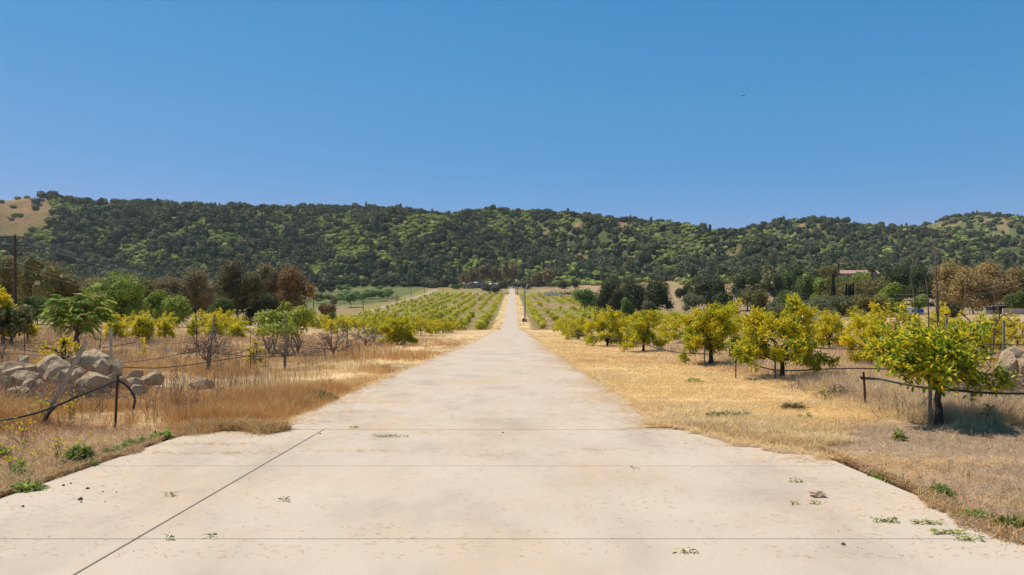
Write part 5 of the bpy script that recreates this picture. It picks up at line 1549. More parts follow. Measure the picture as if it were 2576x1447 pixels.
# fringe of low weeds on the far slope and along the far road
mb = MB()
x = rng.uniform(-64, 60, 9000); y = 184 + (545-184)*rng.random(9000)**1.35
n2 = fbm(x/14, y/30, 12); n1 = fbm(x/3.5, y/3.5, 11)
t = lerp3((.42, .30, .14), (.28, .29, .07), np.clip((n2-.38)*4, 0, 1)); t = lerp3(t, (.20, .16, .13), (rng.random(9000) < .12)*1.0)
near_road = np.abs(x - roadc(y)) < 5.6
t = np.where(near_road[:, None], np.array([.60, .41, .19])*rng.uniform(.85, 1.1, (9000, 1)), t)
ok = np.abs(x - roadc(y)) > 2.5
blades(mb, np.stack([x, y, terrain(x, y)], 1)[ok], np.where(near_road, .22, rng.uniform(.15, .45, 9000))[ok], t[ok], rng, 6, .09, .55, .6)
o = mb.build('slope_weeds', M_GRASS); tag(o, 'low green and straw coloured weeds between the citrus rows of the far slope', 'weeds', kind='stuff')
# straw and clippings blown over the concrete
mb = MB()
def onroad_pts(n, y0, y1, pw=1.6):
    x, y = scatter(rng, n, y0, y1, lambda y: np.where(y < 10.88, -4.9, roadc(y)-3), lambda y: np.where(y < 9, 3.95, roadc(y)+3.1), pw)
    return x, y
x, y = onroad_pts(14000, 5, 60)
e = np.minimum(np.abs(x - redge(y, -1)), np.abs(redge(y, 1) - x))
keep = (rng.random(len(x)) < np.clip(1.15*np.exp(-e*1.6) + .17 + .5*np.clip((fbm(x/1.1, y/.5, 99)-.6)*5, 0, 1), 0, 1))
x, y = x[keep], y[keep]
straws(mb, np.stack([x, y, terrain(0*x, y) + ROAD_UP], 1), .085*np.clip(y/9, .8, 2.2), pal(rng, len(x), [GOLD_*.8, PALE_*.75, BROWN_*.9], (4, 2, 3), .2), rng, .0062*np.clip(y/8, .8, 2.5), .04, .006, 0.0)
# the right back corner of the apron and the right road edge are half buried in straw
n = 9000; y = rng.uniform(8.4, 11.6, n); lim = np.interp(y, [8.4, 8.8, 9.5, 10.5, 11.6], [4.2, 3.9, 3.35, 2.75, 2.35]) + (fbm(y/.35, y*0, 121) - .5)*.9
x = lim + np.abs(rng.normal(0, .75, n)) - .12; ok = x < 4.25; x, y = x[ok], y[ok]
straws(mb, np.stack([x, y, np.maximum(terrain(0*x, y) + ROAD_UP, terrain(x, y)) + .03*rng.random(len(x))], 1), .12, pal(rng, len(x), [GOLD_*1.05, PALE_*.95, PALE_*.8], None, .18), rng, .0065, .25, .006)
n = 1500; y2 = rng.uniform(8.6, 11.4, n); x2 = np.interp(y2, [8.4, 8.8, 9.5, 10.5, 11.6], [4.3, 4.1, 3.6, 3.0, 2.6]) + np.abs(rng.normal(0, .5, n)); ok = x2 < 4.2; x2, y2 = x2[ok], y2[ok]
blades(mb, np.stack([x2, y2, np.maximum(terrain(0*x2, y2) + ROAD_UP, terrain(x2, y2))], 1), .05 + .09*rng.random(len(x2)), pal(rng, len(x2), [GOLD_*1.05, PALE_*.9, GREY_*1.2], None, .15), rng, 6, .006, .09, 1.0)
for sd_ in (1, -1):
    n = 15000 if sd_ > 0 else 7000; y = 11 + 100*rng.random(n)**2.0; c_ = redge(y, sd_)
    wv = (fbm(y/.9, y*0, 122+sd_)**2)*2.4 + .15
    x = c_ - sd_*np.abs(rng.normal(0, 1, n))*wv*(.42 if sd_ > 0 else .3) + sd_*.1; sc_ = np.clip(y/12, .9, 3.2)
    straws(mb, np.stack([x, y, terrain(0*x, y) + ROAD_UP + .012*rng.random(n)], 1), .13*np.sqrt(sc_), pal(rng, n, [GOLD_*.95, PALE_*.85, BROWN_*1.05], (3, 3, 1), .18), rng, .0075*sc_, .14, .006, 0.0)
# grass flopping over the back left edge of the apron
n = 2400; x = rng.uniform(-5.1, -3.6, n); y = 10.95 - np.abs(rng.normal(0, .17, n))*np.clip(fbm(x/.35, x*0, 161)*1.8, .1, 2)
blades(mb, np.stack([x, y, np.maximum(terrain(0*x, y) + ROAD_UP, terrain(x, y))], 1), .06 + .14*rng.random(n), pal(rng, n, [GOLD_*.8, BROWN_, PALE_*.8], None, .15), rng, 6, .006, .08, 1.0)
# straw and grass lapping over the two side edges of the apron
for sd_, ex in ((-1, -5.0), (1, 4.03)):
    n = 7000; y = rng.uniform(4.6, 10.9 if sd_ < 0 else 9.2, n); wv = np.clip(fbm(y/.55, y*0, 171+sd_) - .28, .03, 1)*.5
    x = ex - sd_*(rng.random(n)**1.6*wv*1.3) + sd_*.10
    straws(mb, np.stack([x, y, terrain(0*x, y) + ROAD_UP + .01*rng.random(n)], 1), .11, pal(rng, n, [GOLD_*.8, PALE_*.75, BROWN_*.9, GREY_*.9], None, .18), rng, .007, .25, .006)
    kp = rng.random(n) < .22
    blades(mb, np.stack([x + sd_*.04, y, terrain(0*x, y) + ROAD_UP], 1)[kp], .03 + .07*rng.random(kp.sum()), pal(rng, kp.sum(), [GOLD_*.85, BROWN_, GREY_], None, .15), rng, 6, .0055, .07, 1.0)
# clumps of straw on the left and the right edge of the concrete
for cx_, cy_, sx, sy, n in [(-4.3, 9.6, .5, .07, 160), (-4.0, 8.95, .55, .06, 150), (-2.3, 9.1, .6, .05, 90), (4.1, 8.55, .55, .16, 420), (3.2, 9.6, .5, .25, 320), (2.5, 11, .35, .5, 260), (-1.3, 10.6, .25, .12, 60), (-2.9, 14.5, .5, .12, 120), (-3.2, 13, .45, .1, 120), (-2.8, 17.5, .6, .12, 110), (1.6, 18, .4, .2, 80), (0.1, 37, .5, .25, 90), (.1, 45, .5, .3, 80), (-.3, 8.8, .4, .06, 50), (1.3, 9.2, .3, .05, 40)]:
    x = rng.normal(cx_, sx, n); y = rng.normal(cy_, sy, n)
    straws(mb, np.stack([x, y, np.maximum(terrain(0*x, y) + ROAD_UP, terrain(x, y))], 1), .13, pal(rng, n, [GOLD_*.95, PALE_*.85, GOLD_*.7], None, .15), rng, .0075, .15, .012, 0.0)
o = mb.build('loose_straw', M_GRASS); tag(o, 'loose straw scattered over the concrete', 'straw', kind='stuff')

# ------------------------------------------------------------------ green weeds along the apron
def weed(px, py, wpx, h, n, label, seed, cols=((.27, .40, .08), (.38, .50, .11), (.19, .29, .065), (.50, .45, .18)), leaf=.07, lw=.04, up=.6, cat='weed', name='weed_clump', group='green weeds along the concrete', x=None, y=None):
    rng = np.random.default_rng(seed)
    if x is None:
        for _ in range(1):
            d = F*1.8/(py - 805.0)
        x = (px-CX)/F*d; y = d
    R = wpx/F*y/2; g = Vector((x, y, max(tz(x, y), tz(x, y)))); mb = MB()
    a = rng.uniform(0, 6.28, n); q = R*np.sqrt(rng.random(n)); zz = rng.random(n)*h*np.clip(1-(q/R)**2, .15, 1)
    pos = np.stack([q*np.cos(a), q*np.sin(a)*.6, zz], 1)
    dv = np.stack([np.cos(a), np.sin(a), np.full(n, up)], 1) + rng.normal(0, .55, (n, 3))
    leaves6(mb, pos, dv, leaf*rng.uniform(.6, 1.3, n), lw*rng.uniform(.6, 1.2, n), pal(rng, n, cols, None, .2), rng, .2, .2)
    for k in range(max(6, n//14)):
        b = np.array([rng.normal(0, R*.3), rng.normal(0, R*.2), -.02]); tube(mb, bend(rng, b, b + np.array([rng.normal(0, R*.3), rng.normal(0, .05), h*rng.uniform(.6, 1.1)]), 4, .08), [.004, .0035, .003, .002], 3, (.14, .18, .06), cap=False)
    o = mb.build(name, M_WEED); o.location = g
    tag(o, label, cat, group); return o


for i, a in enumerate([
    (405, 1113, 62, .17, 330, 'broad-leaved green weed at the corner of the apron'), (345, 1125, 78, .12, 230, 'looser green weed beside the corner weed'), (290, 1143, 60, .10, 150, 'small sparse green weed between the corner weeds and the bushy one'),
    (200, 1165, 74, .24, 520, 'tallest bushy green weed on the left edge of the apron'), (222, 1182, 46, .10, 150, 'dark green weed low in front of the bushy one'),
    (62, 1246, 96, .12, 420, 'spreading leafy weed at the lower left edge of the apron'), (50, 1205, 50, .22, 120, 'thin upright weed with yellow flowers behind the spreading one'),
    (2, 1150, 34, .14, 120, 'small green weed cut by the left edge of the photo'),
    (2228, 1214, 72, .08, 240, 'flat bright green weed on the right edge of the apron'), (2366, 1252, 62, .11, 180, 'tufted green weed in the grey thatch right of the flat one'),
    (2460, 1322, 120, .09, 420, 'long patch of low green weed along the right edge of the apron'), (2545, 1345, 80, .14, 260, 'yellowish green weed at the lower right edge'),
    (2262, 1108, 26, .17, 90, 'single small upright weed in the thatch below the nearest citrus tree'),
    (965, 925, 36, .10, 90, 'small green plant in the straw of the left verge'), (585, 1028, 26, .28, 60, 'green sprig in the tall grass of the left verge'),
    (1745, 962, 44, .12, 110, 'small green plant in the straw of the right verge'), (2025, 1054, 30, .10, 60, 'small green sprig in the pale straw on the right'), (1842, 1048, 120, .07, 260, 'low green patch in the straw at the right of the road'),
    (2490, 1062, 52, .32, 160, 'dark leafy weed behind the nearest citrus shadow'),
]):
    ucol = {} if 'dark' not in a[5] else dict(cols=((.13, .23, .05), (.19, .31, .07)))
    if 'patch in the straw' in a[5]: ucol = dict(cols=((.30, .31, .10), (.40, .37, .15), (.22, .25, .07)))
    if 'yellowish' in a[5]: ucol = dict(cols=((.30, .30, .05), (.2, .22, .05)))
    weed(*a, 900 + i, **ucol)
weed(800, 1010, 100, .22, 900, 'grey-green feathery clump at the left edge of the road', 930, cols=((.23, .26, .15), (.28, .30, .18), (.15, .17, .08)), leaf=.09, lw=.016, up=1.2)
weed(745, 1022, 60, .2, 300, 'olive green clump beside the grey-green feathery one', 931, cols=((.17, .18, .05), (.13, .14, .04)), leaf=.08, lw=.02, up=1.1)
weed(1996, 1030, 52, .11, 300, 'dark tuft of cut grass lying in the pale straw', 932, cols=((.30, .23, .10), (.21, .17, .07)), leaf=.12, lw=.012, up=.5, group=None)
# cut weeds lying on the concrete
def clip_weed(px, py, wpx, n, label, seed, cols=((.36, .44, .10), (.55, .54, .14), (.26, .33, .08)), cat='cut weed'):
    rng = np.random.default_rng(seed); d = F*(1.8-ROAD_UP)/(py - 805.0); x = (px-CX)/F*d; R = wpx/F*d/2; mb = MB()
    for k in range(max(2, n//9)):
        b = np.array([rng.uniform(-R, R)*.6, rng.normal(0, R*.12), .012]); e = b + np.array([rng.uniform(-1, 1)*R*.8, rng.normal(0, R*.16), rng.uniform(0, .03)])
        tube(mb, bend(rng, b, e, 5, .08), .0028, 3, (.20, .22, .07), cap=False)
    pos = np.stack([rng.uniform(-R, R, n), rng.normal(0, R*.13, n), rng.uniform(.004, .035, n)], 1)
    leaves6(mb, pos, rng.normal(0, 1, (n, 3))*np.array([1, .6, .25]), .035*rng.uniform(.5, 1.4, n), .014, pal(rng, n, cols, None, .2), rng, .2, .1)
    o = mb.build('cut_weed', M_WEED); o.location = (x, d, tz(0, d) + ROAD_UP)
    tag(o, label, cat, 'cut weeds lying on the concrete')


for i, a in enumerate([(2228, 1313, 66, 60, 'cut weed with a leafy end lying flat on the apron, right side'), (2330, 1318, 70, 50, 'wispy cut weed right of the leafy-ended one'), (2385, 1343, 90, 70, 'tangled cut weed with yellow flowers near the apron edge'), (2445, 1360, 60, 40, 'small cut weed nearest the right apron edge'),
                       (2000, 1213, 36, 26, 'small dark cut sprig left of the crumpled leaf'), (2052, 1268, 24, 16, 'small green leaf cluster below the crumpled leaf'), (1998, 1268, 20, 12, 'tiny cut sprig left of the leaf cluster'),
                       (985, 1099, 90, 70, 'longest cut stalk lying across the apron joint'), (893, 1077, 20, 22, 'little tuft of cut weed above the cross joint'), (710, 1261, 30, 14, 'dry branching sprig on the middle slab', ((.35, .29, .1), (.28, .24, .09))),
                       (1725, 1390, 54, 22, 'thin cut stem with yellow buds below the last cross joint'), (426, 1248, 34, 16, 'pale cut sprig beside the long joint', ((.38, .33, .12), (.3, .27, .1))), (530, 1351, 22, 7, 'single green curled leaf right of the long joint'), (432, 1358, 30, 9, 'thin green sprig right of the long joint'), (1592, 1180, 24, 5, 'bent dry stem standing up on the cross joint', ((.45, .3, .1), (.4, .28, .1)))]):
    clip_weed(*a[:5], 940+i, **({'cols': a[5]} if len(a) > 5 else {}))
# crumpled leaf / paper scrap
rng = np.random.default_rng(960); d = F*(1.8-ROAD_UP)/(1249-805.); x = (2055-CX)/F*d
nx = 9; gx, gy = np.meshgrid(np.linspace(-1, 1, nx), np.linspace(-1, 1, nx)); zz = .012 + .035*rng.random((nx, nx))*(1-.5*(gx**2+gy**2)) + .02*np.abs(gx)
V = np.stack([gx*.075 + rng.normal(0, .006, gx.shape), gy*.06 + rng.normal(0, .006, gx.shape), zz], -1).reshape(-1, 3)
mb = MB(); mb.add(V, [[r*nx+c, r*nx+c+1, (r+1)*nx+c+1, (r+1)*nx+c] for r in range(nx-1) for c in range(nx-1)], pal(rng, nx*nx, [(.66, .52, .40), (.55, .38, .24)], None, .08))
o = mb.build('crumpled_leaf', M_WEED); o.location = (x, d, tz(0, d) + ROAD_UP); tag(o, 'crumpled pale brown leaf lying on the apron among green clippings', 'leaf')
# dark pebbles
M_PEB = surf('dark_pebble', (.06, .045, .04), (.16, .12, .10), 30, .9)
peb = rock_mesh(970, .045, .04, .035, 0, 9).mesh('pebble', M_PEB, True)
for i, (px, py, s, lab) in enumerate([(201, 1258, 1.3, 'largest dark pebble on the apron near the left weeds'), (205, 1264, .6, 'tiny pebble touching the largest dark pebble'), (221, 1230, 1.0, 'brown pebble behind the largest dark one'), (57, 1275, .8, 'dark pebble nearest the left edge'), (259, 1238, .5, 'small pebble right of the brown one'), (293, 1239, .5, 'small dark pebble farthest from the left weeds'), (264, 1262, .4, 'tiny pebble in the open right of the largest one'), (178, 1217, .7, 'pebble just below the low dark weed'), (160, 1222, .9, 'flat pebble at the edge of the grass'), (806, 1092, .9, 'dark pebble at the meeting of the long joint and the cross joint'), (1265, 1089, .9, 'small lump on the cross joint in the middle of the road'), (2122, 1371, 1.0, 'dark pebble in the nearest cross joint at the right')]):
    d = F*(1.8-ROAD_UP)/(py-805.); o = inst(peb, 'pebble', None, ((px-CX)/F*d, d, tz(0, d)+ROAD_UP+.008*s), i*1.7, s*.8); tag(o, lab, 'pebble', 'dark pebbles on the concrete')
# wild mustard with yellow flowers
def mustard(px, d, h, label, seed, n=9):
    rng = np.random.default_rng(seed); g = G(px, d); t = thing('mustard_plant', label, 'plant', g, group='flowering mustard plants'); st = MB(); fl = MB()
    for k in range(n):
        e = np.array([rng.normal(0, .22), rng.normal(0, .15), h*rng.uniform(.55, 1.05)]); P = bend(rng, (rng.normal(0, .04), 0, -.03), e, 6, .05)
        tube(st, P, np.linspace(.005, .0025, 6), 4, (.22, .25, .08), cap=False)
        for j in range(3):
            b = at_t(P, rng.uniform(.5, .95)); q = b + rng.normal(0, .05, 3) + np.array([0, 0, .06]); tube(st, np.array([b, q]), .002, 3, (.25, .27, .08), cap=False)
            pp = q + rng.normal(0, .008, (5, 3)); quads(fl, pp, rng.normal(0, 1, (5, 3)) + np.array([0, 0, 1]), .028, np.tile([.85, .70, .03], (5, 1)), rng)
    st.build('stem', M_WEED, t); fl.build('blossoms', M_WEED, t)


for i, a in enumerate([(120, 11.4, .62, 'yellow-flowered mustard twined round the leaning steel post', 971), (178, 11.8, .6, 'yellow-flowered mustard between the leaning post and the hose rod', 972), (60, 9.6, .4, 'low sprawling mustard with yellow flowers at the left', 973), (150, 8.8, .3, 'short mustard above the bushy green weed', 974), (2078, 15.0, .35, 'small mustard with yellow flowers under the wide citrus tree', 975), (38, 8.0, .3, 'short mustard above the spreading weed at the lower left', 976)]):
    mustard(*a)

# ------------------------------------------------------------------ utility poles and wires
def pole(px, ytop, d, label, arms=1, h=None, aw=2.6, r=.17, ins=True):
    b = G(px, d); H = hgt(px, ytop, d)
    t = thing('utility_pole', label, 'pole', b, group='wooden utility poles')
    mb = MB(); tube(mb, [(0, 0, -.5), (0, 0, H*.5), (0, 0, H)], [r, r*.85, r*.7], 9); mb.build('mast', M_POLEW, t, smooth=True)
    for k in range(arms):
        z = H - .35 - 1.05*k; mb = MB(); box(mb, (0, -r-.05, z), (aw*(1 if k else .92), .11, .13)); a = mb.build('crossarm', M_POLEW, t)
        for s in (-.46, -.22, .22, .46):
            m2 = MB(); tube(m2, [(s*aw, -r-.05, z+.065), (s*aw, -r-.05, z+.17), (s*aw, -r-.05, z+.25)], [.03, .06, .04], 6); m2.build('insulator', M_GLASSG, a, smooth=True)
    return b + Vector((0, 0, H)), H


M_GLASSG = surf('grey_insulator', (.3, .31, .33), (.45, .46, .48), 4, .3)
tops = []
for i, (px, yt, d, arms, lab) in enumerate([(38, 590, 84, 3, 'tall wooden utility pole with three crossarms at the left'), (536, 704, 180, 2, 'wooden utility pole in front of the tall eucalyptus'), (789, 731, 268, 2, 'wooden utility pole at the right end of the dark tree clump'), (913.5, 732, 318, 1, 'wooden utility pole at the near end of the side road'),
                                            (986, 711, 430, 1, 'wooden utility pole where the side road passes the walnut trees'), (1034, 709, 505, 1, 'wooden utility pole half way along the upper side road'), (1068, 706, 575, 1, 'wooden utility pole near the top of the side road'), (1096, 707, 630, 1, 'wooden utility pole at the top end of the side road'), (1114, 706, 560, 1, 'wooden utility pole standing in the far left citrus slope')]):
    tp, H = pole(px, yt, d, lab, arms, r=.2 if i == 0 else .18); tops.append(tp)


def wire(pts, sag, r, label, group='overhead wires'):
    P = []
    for a, b in zip(pts[:-1], pts[1:]):
        for t in np.linspace(0, 1, 14, endpoint=False):
            q = a.lerp(b, t); q.z -= sag*(a-b).length*4*t*(1-t); P.append(q[:])
    P.append(pts[-1][:]); mb = MB(); tube(mb, P, r, 4)
    o = mb.build('overhead_wire', M_WIRE); tag(o, label, 'wire', group)


chain = [tops[0] + Vector((-60, -60, 0))] + tops[:8]
for s, dz, lab in [(-1.15, -.12, 'topmost overhead wire, outer left of the pole line'), (-.55, -.12, 'topmost overhead wire, inner left of the pole line'), (.55, -.12, 'topmost overhead wire, inner right of the pole line'), (1.15, -.12, 'topmost overhead wire, outer right of the pole line')]:
    wire([p + Vector((s, -.25, dz)) for p in chain], .018, .012, lab)
for dz, lab in [(-3.4, 'lower overhead cable slung along the left pole line'), (-4.0, 'lowest overhead cable slung along the left pole line')]:
    wire([p + Vector((.25, -.2, dz)) for p in chain[:6]], .024, .013, lab)
# wires on the right: from the grove to the right edge
wp = [W(1784, 676, 330), W(1888, 739, 240), W(1965, 729, 215), W(2090, 747, 185), W(2190, 736, 150), W(2310, 741, 130), W(2420, 735, 118), W(2590, 692, 85)]
for k, (dz, lab) in enumerate([(0, 'upper thin wire crossing the trees on the right'), (-.8, 'lower thin wire crossing the trees on the right')]):
    wire([p + Vector((0, 0, dz)) for p in wp], .010, .013, lab)
for i, (px, yt, d, lab) in enumerate([(1888, 725, 240, 'thin pole among the dark oaks at the pale track'), (1965, 726, 215, 'pole hidden behind the leftmost scrub mound'), (2190, 733, 150, 'grey pole behind the golden pointed citrus'), (1356, 728, 470, 'short dark post at the right of the far brush mound')]):
    b = G(px, d); H = hgt(px, yt, d); mb = MB(); tube(mb, [(0, 0, -.5), (0, 0, H)], [.16, .11], 8); t = thing('utility_pole', lab, 'pole', b); mb.build('mast', M_POLEW, t, smooth=True)
    if i < 3:
        mb = MB(); box(mb, (0, -.2, H-.25), (1.6, .1, .12)); mb.build('crossarm', M_POLEW, t)

# ------------------------------------------------------------------ orchard wind machines
def wind_machine(px, yt, d, bl, ang, yaw, label):
    b = G(px, d); H = hgt(px, yt, d)
    t = thing('wind_machine', label, 'wind machine', b, group='orchard wind machines')
    mb = MB(); tube(mb, [(0, 0, -.4), (0, 0, H*.5), (0, 0, H)], [.29, .24, .2], 10); mb.build('tower', M_STEEL, t, smooth=True)
    mb = MB(); box(mb, (0, -.1, H+.15), (.55, .9, .55)); g_ = mb.build('gearbox', M_RUST, t)
    mb = MB(); tube(mb, [(0, -.5, H+.2), (0, -.75, H+.2)], [.2, .14], 8); mb.build('hub', M_STEEL, g_)
    for s in (1, -1):
        mb = MB(); dx, dz = math.sin(ang)*s, math.cos(ang)*s
        V = []
        for q, wd in ((.15, .26), (bl*.35, .42), (bl*.8, .38), (bl, .24)):
            for e, th in ((-1, -.025), (1, -.025), (1, .025), (-1, .025)):
                V.append((dx*q + dz*e*wd/2, -.68 + th + e*.05*s, H+.2 + dz*q - dx*e*wd/2))
        Fq = []
        for r in range(3):
            for c in range(4): Fq.append([r*4+c, r*4+(c+1) % 4, r*4+4+(c+1) % 4, r*4+4+c])
        Fq += [[0, 3, 2, 1], [12, 13, 14, 15]]; mb.add(V, Fq); mb.build('fan_blade', M_BLADE, t)
    mb = MB(); box(mb, (-.55, .1, .6), (.6, 1.1, .8)); box(mb, (-.55, .1, 1.05), (.5, .9, .1)); box(mb, (.5, 0, .5), (.35, .6, .8)); mb.build('engine', M_POLEW, t)
    mb = MB(); box(mb, (0, 0, .05), (1.9, 1.9, .3)); mb.build('footing', M_CONC, t)


wind_machine(1320.5, 736, 223, 2.75, rad(18), 0, 'grey wind machine tower with a steeply tilted two-blade fan, nearer to the camera')
wind_machine(1302, 712, 540, 2.9, rad(88), 0, 'smaller far wind machine with its fan blades level, near the end of the road')

# ------------------------------------------------------------------ cars, house, sheds, trailer
def car(x, y, rz, label, paint, s=1.0):
    t = thing('parked_car', label, 'car', (x, y, tz(x, y) + .05), rz, None, s)
    prof = [(-2.2, .35), (-2.25, .75), (-2.0, .95), (-1.35, 1.02), (-.75, 1.5), (.75, 1.52), (1.6, 1.05), (2.2, .95), (2.25, .4)]
    mb = MB(); n = len(prof); V = []
    for yy, sh in ((-.88, .92), (-.8, 1.0), (.8, 1.0), (.88, .92)):
        V += [(px_*sh if abs(px_) > 2 else px_, yy*(.82 if pz > 1.3 else 1), pz if sh == 1 else min(pz, pz*.985)) for px_, pz in prof]
    Fq = [[r*n+c, r*n+(c+1) % n, (r+1)*n+(c+1) % n, (r+1)*n+c] for r in range(3) for c in range(n)]
    mb.add(V, Fq); mb.add(V[:n], [list(range(n))]); mb.add(V[3*n:], [list(range(n))[::-1]])
    mb.build('body', paint, t)
    for sgn in (-1, 1):
        mb = MB(); mb.add([(-1.2, sgn*.865, 1.02), (1.35, sgn*.865, 1.05), (.72, sgn*.76, 1.45), (-.75, sgn*.76, 1.44)], [[0, 1, 2, 3]]); mb.build('side_window', M_GLASS, t)
        for q in (-1.4, 1.4):
            mb = MB(); tube(mb, [(q, sgn*.68, .33), (q, sgn*.9, .33)], .33, 12); w_ = mb.build('wheel', M_TYRE, t); mb = MB(); tube(mb, [(q, sgn*.88, .33), (q, sgn*.915, .33)], .19, 10); mb.build('rim', M_STEEL, w_)
        mb = MB(); box(mb, (2.22, sgn*.6, .72), (.08, .3, .14)); mb.build('headlight', M_WHITE, t)
    mb = MB(); mb.add([(1.58, -.7, 1.09), (1.58, .7, 1.09), (.79, .62, 1.5), (.79, -.62, 1.5)], [[0, 1, 2, 3]]); mb.build('windscreen', M_GLASS, t)


car(2.6, 669, rad(200), 'white car parked across the far end of the road', M_WHITE, 1.15)
gx = G(384, 112); car(gx.x, gx.y, rad(15), 'white car half hidden behind the bright green pepper trees', M_WHITE)
gx = G(557, 108); car(gx.x, gx.y, rad(-10), 'dark car in the shade at the foot of the tallest eucalyptus', M_GLASS)
gx = G(2050, 110); car(gx.x, gx.y, rad(10), 'white car behind the yellow citrus trees on the right', M_WHITE)
M_ROOFT = surf('terracotta_roof', (.40, .245, .175), (.52, .33, .245), .8, .85, bump=.3, bscale=6, stretch=(3, 1, 1))
M_WALLH = surf('lilac_grey_wall', (.13, .125, .14), (.19, .18, .20), .6, .8)
M_SKIRT = surf('reddish_skirting', (.12, .075, .065), (.17, .105, .09), 1, .85)
M_WALLP = surf('pale_stucco', (.50, .40, .32), (.62, .52, .43), .7, .85)
M_SHED = surf('dark_shed_boards', (.03, .022, .018), (.075, .055, .042), 3, .9, stretch=(6, 1, 1))
M_BLUE = surf('blue_tarpaulin', (.02, .09, .42), (.03, .13, .55), 3, .5, bump=.2)
M_METALR = surf('pale_metal_roof', (.52, .52, .51), (.66, .66, .65), .6, .5)


def gable(mb, cx, cy_, z, L, D, h, ov=.4, mat=0):
    a, b = L/2+ov, D/2+ov; t = .12
    V = [(-a, -b, z), (a, -b, z), (a, 0, z+h), (-a, 0, z+h), (-a, b, z), (a, b, z)]
    V += [(x_, y_, z_-t) for x_, y_, z_ in V]
    V = [(x_+cx, y_+cy_, z_) for x_, y_, z_ in V]
    mb.add(V, [[0, 1, 2, 3], [3, 2, 5, 4], [7, 6, 9, 8], [8, 9, 10, 11], [0, 6, 7, 1], [4, 5, 11, 10], [0, 3, 9, 6], [3, 4, 10, 9], [1, 7, 8, 2], [2, 8, 11, 5]], mat=mat)


hb = G(2149, 388); hz = W(2149, 699, 388).z - .6
t = thing('house', 'long low house with a terracotta roof on the hill at the right', 'house', (hb.x, hb.y, hz))
L, D, HW = 24.2, 8.0, 3.0
mb = MB(); box(mb, (0, 0, HW/2), (L, D, HW))
for s in (-1, 1): mb.add([(s*L/2*.998, -D/2, HW), (s*L/2*.998, D/2, HW), (s*L/2*.998, 0, HW+1.6)], [[0, 1, 2] if s > 0 else [0, 2, 1]])
wl = mb.build('wall', M_WALLH, t)
mb = MB(); gable(mb, 0, 0, HW, L, D, 1.9); rf = mb.build('roof', M_ROOFT, t)
mb = MB(); mb.add([(-2.0, -D/2-.5, HW), (2.4, -D/2-.5, HW), (.2, -D/2-.5, HW+1.1), (-2.0, -.8, HW+.3), (2.4, -.8, HW+.3), (.2, -.8, HW+1.4)], [[0, 1, 2], [0, 2, 5, 3], [1, 4, 5, 2]]); mb.build('gable', M_WALLH, rf)
mb = MB(); box(mb, (0, -D/2-.02, -1.2), (L, .3, 3.2)); mb.build('skirting', M_SKIRT, t)
for q in (-10, -6.5, -3.5, 4.5, 7.2, 10):
    mb = MB(); box(mb, (q, -D/2-.03, 1.7), (1.3, .1, 1.2)); f_ = mb.build('window', M_WHITE, t); mb = MB(); box(mb, (q, -D/2-.07, 1.7), (1.1, .06, 1.0)); mb.build('pane', M_GLASS, f_)
mb = MB(); box(mb, (.2, -D/2-.03, 1.1), (1.1, .1, 2.1)); mb.build('door', M_SKIRT, t)
gx = G(2212, 395); mb = MB(); t = thing('carport', 'small pale carport right of the house', 'carport', (gx.x, gx.y, tz(gx.x, gx.y)))
for q in (-2.6, 2.6):
    for r_ in (-2, 2): mb = MB(); box(mb, (q, r_, 1.5), (.14, .14, 3.4)); mb.build('post', M_POST, t)
mb = MB(); box(mb, (0, 0, 3.25), (6.4, 5, .14)); mb.build('roof', M_METALR, t)
# trailer with its roofs and the blue tarpaulin
gx = G(2282, 200); zt = W(2282, 790, 200).z - .9
t = thing('trailer', 'long white trailer parked below the bright green tree', 'trailer', (gx.x, gx.y, zt))
mb = MB(); L = 8.4
V = []; pr = [(-L/2, .6), (-L/2-.25, 1.1), (-L/2+.3, 2.55), (L/2-.6, 2.75), (L/2, 2.4), (L/2, .6)]
for yy in (-1.2, 1.2): V += [(a, yy, b) for a, b in pr]
n = len(pr); mb.add(V, [[c, (c+1) % n, n+(c+1) % n, n+c] for c in range(n)]); mb.add(V[:n], [list(range(n))[::-1]]); mb.add(V[n:], [list(range(n))])
mb.build('body', M_WHITE, t)
for q in (-3.2, -1.0, 1.2): mb = MB(); box(mb, (q, -1.215, 1.85), (1.1, .05, .6)); mb.build('window', M_GLASS, t)
mb = MB(); box(mb, (-.2, 0, 2.72), (5.5, 2.6, .1)); mb.build('awning', M_METALR, t)
for q in (-.6, .6): mb = MB(); tube(mb, [(q, -1.1, .42), (q, -1.3, .42)], .4, 12); mb.build('wheel', M_TYRE, t)
mb = MB(); rg = np.random.default_rng(5); gxx, gzz = np.meshgrid(np.linspace(-.9, .9, 7), np.linspace(.9, 2.3, 5)); yy = rg.normal(0, .05, gxx.shape)
V = np.stack([gxx, yy, gzz], -1).reshape(-1, 3); V = np.vstack([V, V + np.array([0, .06, 0])]); Fq = [[r*7+c, r*7+c+1, (r+1)*7+c+1, (r+1)*7+c] for r in range(4) for c in range(6)]; Fq += [[35+q for q in f_[::-1]] for f_ in Fq]
mb.add(V, Fq); o = mb.build('tarpaulin', M_BLUE); o.location = (gx.x + 3.0, gx.y - 1.6, zt); tag(o, 'blue tarpaulin hung over the right end of the trailer', 'tarpaulin')
gw = G(2300, 190); mb = MB(); box(mb, (0, 0, .5), (9.0, .2, 1.5)); o = mb.build('low_wall', M_WALLP); o.location = (gw.x, gw.y, W(2300, 788, 190).z - 1.15); tag(o, 'pale low wall in front of the trailer', 'wall')
